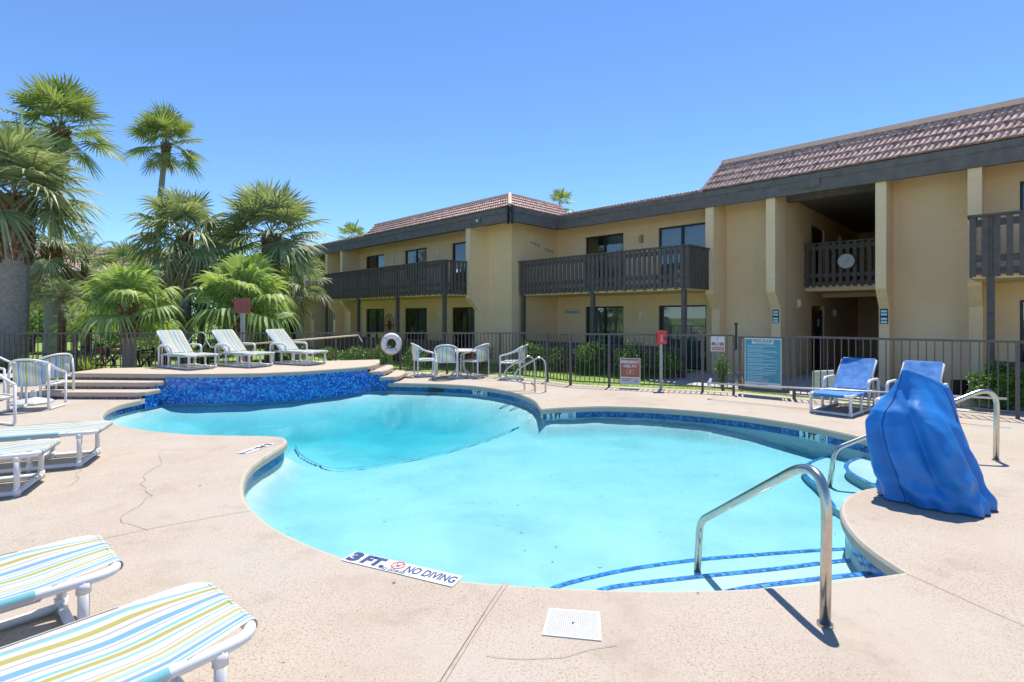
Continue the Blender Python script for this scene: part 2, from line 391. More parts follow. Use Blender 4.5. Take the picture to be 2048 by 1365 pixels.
cam.clip_start = .05; cam.clip_end = 2000
co = bpy.data.objects.new('camera', cam); col.objects.link(co); co.location = (0, 0, CAMH); co.rotation_euler = (PI/2, 0, 0)
sc.camera = co
sc.view_settings.view_transform = 'Standard'; sc.view_settings.look = 'None'; sc.view_settings.gamma = 1
sc.view_settings.exposure = 1.18
# ================================================================== SETTING
FENCE = [(-17, 12.6), (-13.2, 12.7), (-10.8, 12.9), (-9.4, 13.0), (-6.9, 13.8), (-4.9, 14.5), (-4.0, 14.8), (-3.2, 14.95), (-1.8, 14.45), (-.32, 13.8), (.86, 12.7), (1.36, 12.1), (2.19, 11.74), (4.06, 11.1), (4.70, 10.83), (5.41, 10.17), (6.7, 9.12), (7.89, 8.13), (10.2, 6.1), (12, 4.6)]
def pts(px, z=0.0): return [P(x, y, z) for x, y in px]
outline = []
outline += pts([(275, 801), (238.6, 808), (213.7, 820), (204, 832), (207, 838), (224, 846), (253, 854), (312, 862.5), (385, 869), (480, 871), (545, 871), (570, 873)])
outline += pts([(579, 878), (577, 886), (548, 903), (512, 925), (493, 945), (487, 965), (488, 990), (497, 1010), (515, 1030), (550, 1056), (600, 1081), (660, 1105), (720, 1125), (800, 1145), (900, 1158), (1000, 1166), (1100, 1173), (1200, 1177.5), (1300, 1179.5), (1400, 1179), (1500, 1176), (1600, 1168), (1680, 1159), (1740, 1152)])
outline += pts([(1800, 1145), (1806, 1143), (1762, 1119), (1722, 1090), (1696, 1060), (1681, 1035), (1676, 1012), (1683, 996), (1702, 984), (1725, 976), (1745, 972)])
outline += [Vector(p+(0,)) for p in [(3.9, 4.98), (4.4, 5.12), (4.85, 5.4), (5.1, 5.9), (5.0, 6.35), (4.66, 6.72)]]
outline += pts([(1700, 868), (1650, 858), (1600, 848), (1500, 833), (1400, 822), (1300, 815), (1200, 812), (1100, 816), (1083, 818), (1079, 815), (1072, 803), (1058, 795), (1030, 785), (990, 777), (940, 771), (880, 768), (840, 767), (798, 766)])
outline += [Vector(p+(0,)) for p in [(-3.1, 12.62), (-3.42, 12.38), (-3.78, 11.92), (-4.55, 11.22), (-5.29, 10.86), (-6.2, 10.74), (-6.9, 10.72), (-7.1, 10.62), (-7.13, 10.25)]]
outline = [Vector((p.x, p.y)) for p in outline]
def area(pl): return sum(pl[i].x*pl[(i+1) % len(pl)].y-pl[(i+1) % len(pl)].x*pl[i].y for i in range(len(pl)))/2
if area(outline) < 0: outline.reverse()
def resample(pl, d=.09):
    out = []
    n = len(pl)
    for i in range(n):
        a, b = pl[i], pl[(i+1) % n]; k = max(1, int((b-a).length/d))
        for j in range(k): out.append(a.lerp(b, j/k))
    return out
def smooth(pl, it, keep):
    for _ in range(it):
        q = []
        for i, p in enumerate(pl):
            a, b = pl[i-1], pl[(i+1) % len(pl)]
            q.append(p if i in keep else p*.5+(a+b)*.25)
        pl = q
    return pl
OL = resample(outline)
def sharp(pl):
    k = set()
    for i, p in enumerate(pl):
        a = (p-pl[i-1]).normalized(); b = (pl[(i+1) % len(pl)]-p).normalized()
        if a.dot(b) < .72: k.add(i)
    return k
OL = smooth(OL, 6, sharp(OL))
def offset(pl, d):
    """CCW polygon, d>0 grows outwards"""
    out = []; n = len(pl)
    for i in range(n):
        a = (pl[i]-pl[i-1]).normalized(); b = (pl[(i+1) % n]-pl[i]).normalized()
        na = Vector((a.y, -a.x)); nb = Vector((b.y, -b.x)); m = (na+nb)
        m = m/max(.5, m.length); m = m*(1/max(.6, m.dot(na)))
        out.append(pl[i]+m*d)
    return out
arc = [0.0]
for i in range(len(OL)): arc.append(arc[-1]+(OL[(i+1) % len(OL)]-OL[i]).length)
def strip(mb, rows, uvz=True, sel=None):
    """rows: list of (offset, z); faces between consecutive rows around the pool"""
    rings = [(offset(OL, o) if o else OL, z) for o, z in rows]
    n = len(OL)
    for k in range(len(rings)-1):
        (ra, za), (rb, zb) = rings[k], rings[k+1]
        for i in range(n):
            if sel and not sel(OL[i]): continue
            j = (i+1) % n
            mb.face([(ra[j].x, ra[j].y, za), (ra[i].x, ra[i].y, za), (rb[i].x, rb[i].y, zb), (rb[j].x, rb[j].y, zb)],
                    [(arc[i+1], za), (arc[i], za), (arc[i], zb), (arc[i+1], zb)])
def on_wall(p): return (p.x < -2.95 and p.y > 10.05 and p.x > -7.4)
# ---- deck sheet with the pool cut out
deck_outer = [Vector((-18, -20)), Vector((16, -20)), Vector((16, 1.2))]  # unseen deck behind the camera, extended to bounce light onto the facade
fo = []
for i in range(len(FENCE)-1, -1, -1):
    a = Vector(FENCE[max(i-1, 0)]); b = Vector(FENCE[min(i+1, len(FENCE)-1)]); t = (b-a).normalized()
    fo.append(Vector(FENCE[i])+Vector((-t.y, t.x))*.22)
deck_outer += fo
hole = offset(OL, .035)
def ring_sheet(name, mat, outer, inner, zo, zi):
    vo = [Vector((p.x, p.y, 0)) for p in outer]; vi = [Vector((p.x, p.y, 0)) for p in inner]
    tr = tessellate_polygon([vo, vi]); mb = MB()
    allp = [(p.x, p.y, zo) for p in outer]+[(p.x, p.y, zi) for p in inner]
    mb.v = allp
    for a, b, c in tr:
        A, B_, C_ = [Vector(allp[k][:2]) for k in (a, b, c)]
        if (B_-A).x*(C_-A).y-(B_-A).y*(C_-A).x < 0: b, c = c, b
        mb.f.append([a, b, c])
    return tag(mb.build(name, mat), kind='structure')
ring_sheet('pool_deck', M['deck'], deck_outer, hole, 0, 0)
mb = MB(); n = len(deck_outer)
for i in range(n):
    a, b = deck_outer[i], deck_outer[(i+1) % n]
    mb.face([(a.x, a.y, -.3), (b.x, b.y, -.3), (b.x, b.y, 0), (a.x, a.y, 0)])
tag(mb.build('deck_edge', M['concrete']), kind='structure')
inner2 = [p+((p-Vector((0, 5))).normalized()*1.3) for p in deck_outer]
ring_sheet('lawn', M['lawn'], inner2, deck_outer, -.2, -.05)
ring_sheet('ground', M['lawn'], [Vector((-400, -300)), Vector((400, -300)), Vector((400, 500)), Vector((-400, 500))], inner2, -.2, -.2)
# ---- coping, tile band, wall
mb = MB(); strip(mb, [(.035, 0), (.012, -.006), (0, -.03), (0, -.085), (.02, -.105), (.05, -.105)], sel=lambda p: not on_wall(p))
tag(mb.build('pool_coping', M['coping'], smooth=True), kind='structure')
mb = MB(); strip(mb, [(.035, -.10), (.035, -.205)])
tag(mb.build('waterline_tile_band', M['band_tile']), kind='structure')
DEPTHLINE = [(p.x, p.y) for p in pts([(590, 893), (600, 912), (640, 935), (690, 942), (780, 930), (880, 910), (980, 880), (1050, 850), (1084, 826)], -.46)]
SH = -.46
OLC = OL[::4]
def segd(x, y, a, b):
    dx, dy = b.x-a.x, b.y-a.y; t = ((x-a.x)*dx+(y-a.y)*dy)/max(1e-9, dx*dx+dy*dy); t = 0 if t < 0 else 1 if t > 1 else t
    return math.hypot(x-a.x-dx*t, y-a.y-dy*t)
def interpY(x):
    L_ = DEPTHLINE
    if x <= L_[0][0]: return -99
    if x >= L_[-1][0]: return L_[-1][1]+(x-L_[-1][0])*3
    for i in range(len(L_)-1):
        if L_[i][0] <= x <= L_[i+1][0]:
            f = (x-L_[i][0])/(L_[i+1][0]-L_[i][0]); return L_[i][1]*(1-f)+L_[i+1][1]*f
def floorz(x, y):
    yl = interpY(x)
    if y <= yl:
        do = min(segd(x, y, OLC[i-1], OLC[i]) for i in range(0, len(OLC)))
        cz = max(SH, -.23-.8*do); f = 1.0
        if x > 0: f = max(0, min(1, (y-7.3)/1.6))*(3-2*max(0, min(1, (y-7.3)/1.6)))*max(0, min(1, (y-7.3)/1.6)) if x > 2.2 else max(0, min(1, (y-4.2)/1.0)) if x > .8 else 1.0
        return SH+(cz-SH)*f
    d = 9
    for i in range(len(DEPTHLINE)-1):
        a = Vector(DEPTHLINE[i]); b = Vector(DEPTHLINE[i+1]); p = Vector((x, y)); ab = b-a
        t = max(0, min(1, (p-a).dot(ab)/ab.length_squared)); d = min(d, (p-a-ab*t).length)
    do = min(segd(x, y, OLC[i-1], OLC[i]) for i in range(len(OLC)))
    z = SH-min(.10, d*1.2)-min(.26, d*.14)
    z = max(z, -.24-.42*do)
    # raised bench at the left end of the deep circle
    c = Vector((-6.9, 9.2)); r_ = (Vector((x, y))-c).length
    if r_ < 1.35: z = max(z, -.45-.25*max(0, r_-1.0)/.35)
    return z
mb = MB(); X0, X1, Y0, Y1 = -8.6, 5.9, 2.2, 13.6; nx, ny = 150, 118
for j in range(ny+1):
    for i in range(nx+1):
        x = X0+(X1-X0)*i/nx; y = Y0+(Y1-Y0)*j/ny; mb.v.append((x, y, floorz(x, y)))
for j in range(ny):
    for i in range(nx): a = j*(nx+1)+i; mb.f.append([a, a+1, a+nx+2, a+nx+1])
tag(mb.build('pool_floor', M['plaster'], smooth=True), kind='structure')
mb = MB(); strip(mb, [(.036, -.2), (.036, -1.5)])
tag(mb.build('pool_wall', M['plaster']), kind='structure')
mb = MB(); wp = offset(OL, .05)
mb.prism([(p.x, p.y) for p in wp], -1.45, -.17)
tag(mb.build('pool_water', M['water']), kind='structure')
# floor leaves and twigs lying on the bottom
mb = MB()
for k in range(230):
    x = random.uniform(-4, 4.6); y = random.uniform(3.4, 10)
    a = random.uniform(0, PI); l = random.uniform(.006, .022); w_ = random.uniform(.002, .006); z = floorz(x, y)+.004
    c, s_ = math.cos(a), math.sin(a)
    mb.face([(x-c*l, y-s_*l, z), (x+s_*w_, y-c*w_, z), (x+c*l, y+s_*l, z), (x-s_*w_, y+c*w_, z)])
tag(mb.build('leaf_litter', simple('wet_leaf', (.10, .10, .05), .8, var=.4)), kind='stuff')
mb = MB()
for k in range(46):
    x = random.uniform(-3.5, 5); y = random.uniform(1.9, 7)
    q = Vector((x, y))
    ins = False
    for i in range(len(OL)):
        a, b = OL[i-1], OL[i]
        if (a.y > y) != (b.y > y) and x < (b.x-a.x)*(y-a.y)/(b.y-a.y)+a.x: ins = not ins
    if ins: continue
    a = random.uniform(0, PI); l = random.uniform(.006, .02); w_ = random.uniform(.002, .007); c, s_ = math.cos(a), math.sin(a)
    mb.face([(x-c*l, y-s_*l, .004), (x+s_*w_, y-c*w_, .009), (x+c*l, y+s_*l, .004), (x-s_*w_, y+c*w_, .006)])
tag(mb.build('deck_leaf_litter', simple('dry_leaf', (.16, .11, .05), .8, var=.5)), kind='stuff')
def ribbon(mb, line, w_, z, side=0):
    """flat strip along a line, uv in metres"""
    n = len(line); l = 0
    L_ = []
    for i, p in enumerate(line):
        a = Vector(line[max(0, i-1)][:2]); b = Vector(line[min(n-1, i+1)][:2]); t = (b-a).normalized(); nn = Vector((-t.y, t.x))
        if i: l += (Vector(line[i][:2])-Vector(line[i-1][:2])).length
        q = Vector(p[:2]); zz = z(q.x, q.y) if callable(z) else z
        L_.append((q-nn*w_*(.5-side), q+nn*w_*(.5+side), l, zz))
    for i in range(n-1):
        a, b, l0, z0 = L_[i]; c, d, l1, z1 = L_[i+1]
        mb.face([(a.x, a.y, z0), (c.x, c.y, z1), (d.x, d.y, z1), (b.x, b.y, z0)], [(l0, 0), (l1, 0), (l1, w_), (l0, w_)])
mb = MB(); ribbon(mb, catmull([Vector((x, y, 0)) for x, y in DEPTHLINE], 8), .03, SH+.028)
tag(mb.build('depth_break_tile_line', M['break_tile']), kind='structure')
# ---- underwater steps, near (three treads) and in the right-hand alcove
def stepslab(line, z, back, name):
    ln = catmull(line, 6)
    poly = [(p.x, p.y) for p in ln]+back
    pv = [Vector(p) for p in poly]
    if area(pv) < 0: poly = poly[::-1]
    mb = MB(); mb.prism(poly, -1.2, z, bottom=False); tag(mb.build('pool_step', M['plaster']), kind='structure')
    mb = MB(); ribbon(mb, ln, .05, z+.004); tag(mb.build('step_edge_tile', M['stripe_tile']), kind='structure')
stepslab(pts([(1095, 1185), (1130, 1169), (1250, 1141), (1390, 1121), (1520, 1110), (1645, 1101), (1720, 1098)], -.38), -.38, [(2.9, 2.95), (2.6, 2.4), (.1, 2.4)], 'a')
stepslab(pts([(1190, 1190), (1225, 1175), (1390, 1155), (1540, 1140), (1672, 1124), (1740, 1119)], -.29), -.29, [(2.8, 2.8), (2.5, 2.3), (.4, 2.3)], 'b')
stepslab(pts([(1440, 1188), (1510, 1174), (1600, 1163), (1740, 1147), (1800, 1141)], -.21), -.21, [(2.7, 2.6), (2.5, 2.2), (1.2, 2.2)], 'c')
stepslab(pts([(1790, 905), (1710, 908), (1668, 912), (1640, 918), (1618, 928), (1606, 940), (1612, 952), (1632, 970), (1652, 992), (1668, 1015)], -.38), -.38, [(3.3, 4.3), (5.3, 4.6), (5.5, 7.2)], 'd')
stepslab(pts([(1800, 911), (1748, 914), (1715, 918), (1697, 926), (1692, 935), (1700, 945), (1725, 959), (1752, 974)], -.27), -.27, [(4.0, 4.4), (5.3, 4.6), (5.5, 6.8)], 'e')
# ---- raised sun terrace with steps at both ends
FRONT = [(-7.13, 10.70), (-6.2, 10.72), (-5.29, 10.84), (-4.55, 11.20), (-3.78, 11.90), (-3.42, 12.36)]
top_poly = [(-9.3, 10.86)]+FRONT+[(-3.36, 12.8), (-3.42, 13.5), (-3.62, 14.25), (-4.7, 13.93), (-6.5, 12.93), (-8.68, 11.98), (-9.3, 11.86)]
def slab(poly, z1, th, name, mat, lip=.03):
    mb = MB(); pv = [Vector(p) for p in poly]
    if area(pv) < 0: pv.reverse()
    rings = [(offset(pv, -.03), z1), (offset(pv, -.008), z1-.008), (pv, z1-.03), (pv, z1-th)]
    for k in range(3):
        (ra, za), (rb, zb) = rings[k], rings[k+1]
        for i in range(len(pv)):
            j = (i+1) % len(pv)
            mb.face([(ra[j].x, ra[j].y, za), (ra[i].x, ra[i].y, za), (rb[i].x, rb[i].y, zb), (rb[j].x, rb[j].y, zb)])
    t3 = [Vector((p.x, p.y, 0)) for p in rings[0][0]]
    for a, b, c in tessellate_polygon([t3]):
        A, B_, C_ = t3[a], t3[b], t3[c]
        if (B_-A).cross(C_-A).z < 0: b, c = c, b
        mb.face([(t3[k].x, t3[k].y, z1) for k in (a, b, c)])
    t3 = [Vector((p.x, p.y, 0)) for p in pv]
    for a, b, c in tessellate_polygon([t3]):
        A, B_, C_ = t3[a], t3[b], t3[c]
        if (B_-A).cross(C_-A).z > 0: b, c = c, b
        mb.face([(t3[k].x, t3[k].y, z1-th) for k in (a, b, c)])
    return tag(mb.build(name, mat), kind='structure')
slab(top_poly, .42, .085, 'sun_terrace', M['step'])
def riser(line, z0, z1, mat, name):
    mb = MB(); l = 0
    for i in range(len(line)-1):
        a, b = Vector(line[i]), Vector(line[i+1]); d = (b-a).length
        mb.face([(a.x, a.y, z0), (b.x, b.y, z0), (b.x, b.y, z1), (a.x, a.y, z1)], [(l, z0), (l+d, z0), (l+d, z1), (l, z1)]); l += d
    return tag(mb.build(name, mat), kind='structure')
off = [(-7.13, 10.12), (-7.11, 10.42), (-7.09, 10.66)]+[(x, y+.03) for x, y in FRONT[1:]]+[(-3.12, 12.64), (-2.80, 12.66)]
wl = catmull([Vector((x, y, 0)) for x, y in off], 4)
mb = MB(); l = 0
def walltop(p):
    if p.x > -3.08: return .06
    if p.x > -3.42: return .2
    if p.y < 10.38 and p.x < -7: return .06
    if p.y < 10.62 and p.x < -7: return .2
    return .335
for i in range(len(wl)-1):
    a, b = wl[i], wl[i+1]; d = (b-a).length; zt = min(walltop(a), walltop(b))
    if b.x > -3.0 and zt < .1: zt = .06
    mb.face([(a.x, a.y, -.21), (b.x, b.y, -.21), (b.x, b.y, zt), (a.x, a.y, zt)], [(l, -.21), (l+d, -.21), (l+d, zt), (l, zt)]); l += d
tag(mb.build('terrace_mosaic_wall', M['blue_tile']), kind='structure')
slab([(-9.45, 10.46), (-7.3, 10.42), (-7.14, 10.5), (-7.10, 10.8), (-7.2, 10.95), (-9.4, 10.95)], .28, .085, 'terrace_step', M['step'])
slab([(-9.6, 10.06), (-7.25, 10.02), (-7.12, 10.12), (-7.08, 10.5), (-7.2, 10.6), (-9.55, 10.6)], .14, .085, 'terrace_step', M['step'])
riser([(-9.3, 10.92), (-7.12, 10.76)], .28, .336, M['riser_tile'], 'step_riser')
riser([(-9.4, 10.5), (-7.16, 10.47)], .14, .196, M['riser_tile'], 'step_riser')
riser([(-9.55, 10.1), (-7.15, 10.07)], 0, .056, M['riser_tile'], 'step_riser')
slab([(-3.5, 12.42), (-3.16, 12.58), (-3.08, 12.9), (-3.1, 13.6), (-3.22, 14.1), (-3.5, 14.3), (-3.6, 13.0)], .28, .085, 'terrace_step', M['step'])
slab([(-3.2, 12.54), (-2.84, 12.62), (-2.76, 12.9), (-2.76, 13.5), (-2.86, 14.0), (-3.2, 14.2), (-3.3, 13.0)], .14, .085, 'terrace_step', M['step'])
riser([(-3.40, 12.5), (-3.38, 14.2)], .28, .336, M['riser_tile'], 'step_riser')
riser([(-3.13, 12.66), (-3.14, 14.2)], .14, .196, M['riser_tile'], 'step_riser')
riser([(-2.82, 12.70), (-2.82, 14.1)], 0, .056, M['riser_tile'], 'step_riser')
# terrace body below the lip (left end and back)
riser([(-9.28, 11.85), (-9.28, 10.9)], 0, .336, M['concrete'], 'terrace_side')
riser([(-3.6, 14.2), (-4.7, 13.9), (-6.5, 12.9), (-8.68, 11.95), (-9.28, 11.83)], -.1, .336, M['concrete'], 'terrace_back')
# ---- joints and cracks in the deck
def line_mesh(name, px, w_, mat, z=.004, jit=0, kind='structure', n=5):
    ln = catmull([P(x, y) for x, y in px], n)
    if jit:
        ln = [p+Vector((noise.noise(p*5)*jit, noise.noise(p*5+Vector((9, 9, 9)))*jit, 0)) for p in ln]
    mb = MB(); ribbon(mb, ln, w_, z); return tag(mb.build(name, mat), kind=kind)
line_mesh('deck_joint', [(1014, 1167), (960, 1246), (882, 1370), (700, 1650)], .022, M['joint'])
line_mesh('deck_joint', [(1009, 1167), (953, 1252), (877, 1370)], .0035, M['crack'], .009, .004)
line_mesh('deck_joint', [(513, 1020), (300, 1058), (215, 1077), (-100, 1135)], .0045, M['crack'], .005, .008)
line_mesh('deck_joint', [(1808, 1146), (1950, 1210), (2100, 1275)], .004, M['crack'], .005, .01)
line_mesh('deck_joint', [(1418, 802), (1500, 809), (1590, 818), (1650, 824)], .012, M['crack'], .005, .004)
line_mesh('deck_joint', [(1240, 1290), (1130, 1312), (1040, 1318), (980, 1310)], .003, M['crackline'], .005, .03)
line_mesh('deck_crack', [(318, 905), (322, 928), (296, 945), (286, 968), (300, 990)], .0045, M['crackline'], .005, .07, n=14)
line_mesh('deck_crack', [(300, 990), (282, 1010), (250, 1035), (262, 1052), (285, 1062)], .004, M['crackline'], .005, .07, n=14)
line_mesh('deck_crack', [(160, 940), (150, 950), (158, 960), (130, 975)], .004, M['crackline'], .005, .05, n=8)
# concrete walk in front of the stair bay
mb = MB(lambda s, t, z: bw(s, t, z)); mb.box(-7.4, 1.5, 12.9, 16.4, -.26, -.175); mb.box(-4.8, -2.6, 16.4, 25.8, -.26, -.172)
tag(mb.build('walkway', M['concrete']), kind='structure')
# ================================================================== MAIN BUILDING
ZG = -.22; ZF = 2.55; ZE = 4.90; ZT = 5.42
bld = empty('apartment_building', bw(0, 15.5, ZG)); 
tag(bld, 'two storey tan stucco apartment building with red tiled mansard roofs and brown balconies', 'building')
BO = Vector(bld.location)
def FR(s, t, z): return bw(s, t, z)-BO
def W(): return MB(FR)
def wall_open(mb, s0, s1, z0, z1, t, ops, d=.14):
    """front wall in the s-z plane facing the camera, with real openings and reveals"""
    ss = sorted({s0, s1} | {o[0] for o in ops} | {o[1] for o in ops}); zs = sorted({z0, z1} | {o[2] for o in ops} | {o[3] for o in ops})
    for i in range(len(ss)-1):
        for j in range(len(zs)-1):
            cs, cz = (ss[i]+ss[i+1])/2, (zs[j]+zs[j+1])/2
            if any(o[0] < cs < o[1] and o[2] < cz < o[3] for o in ops): continue
            mb.face([(ss[i], t, zs[j]), (ss[i+1], t, zs[j]), (ss[i+1], t, zs[j+1]), (ss[i], t, zs[j+1])])
    for a, b, c, e in ops:
        mb.face([(a, t, c), (a, t, e), (a, t+d, e), (a, t+d, c)]); mb.face([(b, t, e), (b, t, c), (b, t+d, c), (b, t+d, e)])
        mb.face([(a, t, e), (b, t, e), (b, t+d, e), (a, t+d, e)]); mb.face([(b, t, c), (a, t, c), (a, t+d, c), (b, t+d, c)])
def sliding(s0, s1, z0, z1, t, blind=1, parent=None, split=.5):
    fr = W(); w_ = .055
    fr.box(s0, s0+w_, t+.06, t+.13, z0, z1); fr.box(s1-w_, s1, t+.06, t+.13, z0, z1)
    fr.box(s0+w_, s1-w_, t+.062, t+.128, z1-w_, z1); fr.box(s0+w_, s1-w_, t+.062, t+.128, z0, z0+w_)
    m = s0+(s1-s0)*split; fr.box(m-.045, m+.045, t+.058, t+.13, z0+w_, z1-w_)
    d = fr.build('sliding_door', M['darkframe'], bld)
    g = W(); g.face([(s0+w_, t+.09, z0+w_), (s1-w_, t+.09, z0+w_), (s1-w_, t+.09, z1-w_), (s0+w_, t+.09, z1-w_)])
    g.build('pane', M['glass'], d)
    if blind:
        b = W(); a0, a1 = (s0+.02, s1-.02) if blind == 2 else (m, s1-.02)
        k = int((a1-a0)/.09)
        for i in range(k):
            x = a0+(a1-a0)*i/k; dd = .02*math.sin(i*1.7)
            b.face([(x, t+.17+dd, z0+.05), (x+.075, t+.20-dd, z0+.05), (x+.075, t+.20-dd, z1-.04), (x, t+.17+dd, z1-.04)])
        b.build('blinds', M['blinds'], d)
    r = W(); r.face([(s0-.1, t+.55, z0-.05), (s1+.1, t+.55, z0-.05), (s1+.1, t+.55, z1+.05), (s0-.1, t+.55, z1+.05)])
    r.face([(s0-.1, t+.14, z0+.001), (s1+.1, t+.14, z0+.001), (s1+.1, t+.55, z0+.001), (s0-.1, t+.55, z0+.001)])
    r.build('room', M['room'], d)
def fin(s0, s1, tf, tb):
    m = W(); prof = [(tf, ZE+.22), (tf, 2.28), (tf+.45, 1.82), (tf+.45, ZG), (tb, ZG), (tb, ZE+.22)]
    for i in range(6):
        a, b = prof[i], prof[(i+1) % 6]
        m.face([(s0, a[0], a[1]), (s0, b[0], b[1]), (s1, b[0], b[1]), (s1, a[0], a[1])])
    m.face([(s1, *p) for p in prof]); m.face([(s0, *p) for p in prof[::-1]])
    m.build('pilaster', M['stucco'], bld)
def lamp(s, t, z, mat='lampw', w_=.11, h=.22, side=False):
    m = W()
    if side: m.box(s, s+.09, t-w_/2, t+w_/2, z-h/2, z+h/2); m.box(s, s+.03, t-w_/2-.015, t+w_/2+.015, z-h/2-.03, z+h/2+.03)
    else: m.box(s-w_/2, s+w_/2, t-.11, t-.03, z-h/2, z+h/2); m.box(s-w_/2-.015, s+w_/2+.015, t-.03, t, z-h/2-.03, z+h/2+.03)
    m.build('wall_lamp', M[mat], bld)
# ---- right wing, wall plane t=16.5
TR = 16.5; TL = 13.83
opsR = [(-12.09, -10.39, ZF, 4.66), (-8.98, -7.28, ZF, 4.66), (-12.09, -10.39, ZG+.05, 1.97), (-8.98, -7.28, ZG+.05, 1.97),
        (-.0, 1.7, ZF, 4.66), (0, 1.7, ZG+.05, 1.97)]
mb = W()
wall_open(mb, -13.5, -4.88, ZG, ZE+.24, TR, opsR[:4])
wall_open(mb, -2.56, 10, ZG, ZE+.24, TR, opsR[4:])
# stair hall side walls, back wall
wall_side_ops = [(19.05, 20.6, ZG+.02, 1.95), (19.05, 20.6, ZF+.02, 4.6)]
def side_wall(mb, s, t0, t1, z0, z1, ops=[], flip=False, d=.14):
    ts = sorted({t0, t1} | {o[0] for o in ops} | {o[1] for o in ops}); zs = sorted({z0, z1} | {o[2] for o in ops} | {o[3] for o in ops})
    for i in range(len(ts)-1):
        for j in range(len(zs)-1):
            ct, cz = (ts[i]+ts[i+1])/2, (zs[j]+zs[j+1])/2
            if any(o[0] < ct < o[1] and o[2] < cz < o[3] for o in ops): continue
            mb.face([(s, ts[i], zs[j]), (s, ts[i+1], zs[j]), (s, ts[i+1], zs[j+1]), (s, ts[i], zs[j+1])])
    for a, b, c, e in ops:
        mb.face([(s, a, c), (s-d, a, c), (s-d, a, e), (s, a, e)]); mb.face([(s, b, c), (s, b, e), (s-d, b, e), (s-d, b, c)])
        mb.face([(s, a, e), (s-d, a, e), (s-d, b, e), (s, b, e)])
side_wall(mb, -4.88, TR, 26, ZG, ZE+.24, wall_side_ops)
side_wall(mb, -2.56, TR, 26, ZG, ZE+.24)
mb.face([(-4.88, 25.9, ZG), (-2.56, 25.9, ZG), (-2.56, 25.9, ZE+.24), (-4.88, 25.9, ZE+.24)])
# tower side wall and left wing front
side_wall(mb, -13.5, TL, TR, ZG, ZE+.24)
doorsL = [(-23.88, -22.18), (-20.43, -18.73), (-16.98, -15.28), (-37.5, -35.8), (-34.0, -32.3)]
opsL = [(a, b, ZF, 4.64) for a, b in doorsL]+[(a, b, ZG+.05, 1.97) for a, b in doorsL]
wall_open(mb, -26.4, -13.5, ZG, ZE+.24, TL, [o for o in opsL if o[0] > -26.4])
wall_open(mb, -46, -28.7, ZG, ZE+.24, TL, [o for o in opsL if o[0] < -26.4])
side_wall(mb, -28.7, TL, 20, ZG, ZE+.24); side_wall(mb, -26.4, TL, 20, ZG, ZE+.24)
mb.face([(-28.7, 20, ZG), (-26.4, 20, ZG), (-26.4, 20, ZE+.24), (-28.7, 20, ZE+.24)])
# ends and backs so that it stays a closed body
side_wall(mb, -46, TL, 27, ZG, ZE+.24); side_wall(mb, 10, TR, 27, ZG, ZE+.24)
mb.face([(-46, 27, ZG), (10, 27, ZG), (10, 27, ZE+.24), (-46, 27, ZE+.24)])
mb.build('wall', M['stucco'], bld)
for i, (a, b, c, e) in enumerate(opsR): sliding(a, b, c, e, TR, 2 if (i == 1 or i == 3 or i == 2) else 1)
for i, (a, b, c, e) in enumerate(opsL): sliding(a, b, c, e, TL, 1 if i != 5 else 2)
for s0, s1 in ((-6.87, -6.62), (-5.12, -4.88), (-2.56, -2.34), (-.84, -.60)): fin(s0, s1, 15.5, TR+.05)
for s0, s1 in ((-15.0, -14.76), (-24.77, -24.53), (-26.4, -26.16), (-28.94, -28.7), (-30.6, -30.36), (-39.5, -39.26)): fin(s0, s1, 12.88, TL+.05)
# ---- fascia boards, soffit, roof deck
tfR, tfL, sc_ = 15.44, 12.84, -12.62
mb = W()
mb.box(sc_+.09, 10.3, tfR, tfR+.09, ZE, ZT-.03); mb.box(-46.5, sc_, tfL, tfL+.09, ZE, ZT-.03); mb.box(sc_, sc_+.09, tfL, tfR+.09, ZE, ZT-.033)
# thin upper trim board
mb.box(sc_+.12, 10.3, tfR-.025, tfR, ZT-.20, ZT-.035); mb.box(-46.5, sc_, tfL-.025, tfL, ZT-.20, ZT-.035); mb.box(sc_+.09, sc_+.115, tfL-.02, tfR-.03, ZT-.20, ZT-.036)
mb.box(-4.86, -2.58, TR-.02, TR+.2, 4.93, ZE+.205); mb.box(-28.68, -26.42, TL-.02, TL+.2, 4.93, ZE+.205)
mb.build('fascia', M['fascia'], bld)
mb = W()
mb.box(-13.6, 10.2, tfR+.09, TR+.3, ZE+.20, ZE+.23); mb.box(-46.4, -12.63, tfL+.09, TL+.3, ZE+.20, ZE+.23); mb.box(-13.6, sc_, TL, TR, ZE+.201, ZE+.229)
mb.box(-4.87, -2.57, TR+.3, 26, ZE+.20, ZE+.23)
mb.build('soffit', M['fascia'], bld)
mb = W(); mb.box(-46.4, -12.7, tfL+.3, 27, 5.40, 5.52); mb.box(-12.7, 10.2, tfR+.3, 27, 5.40, 5.515)
mb.build('roof_deck', M['gravel'], bld)
mb = W(); mb.box(sc_+.10, sc_+.16, tfL-.05, tfL+.02, 4.78, 5.44); mb.box(sc_-.06, sc_-.0, tfL-.09, tfL-.03, 4.78, 5.44); mb.box(sc_-.04, sc_+.14, tfL-.085, tfL-.035, 5.2, 5.26)
mb.build('corner_bracket', M['darkmetal'], bld)
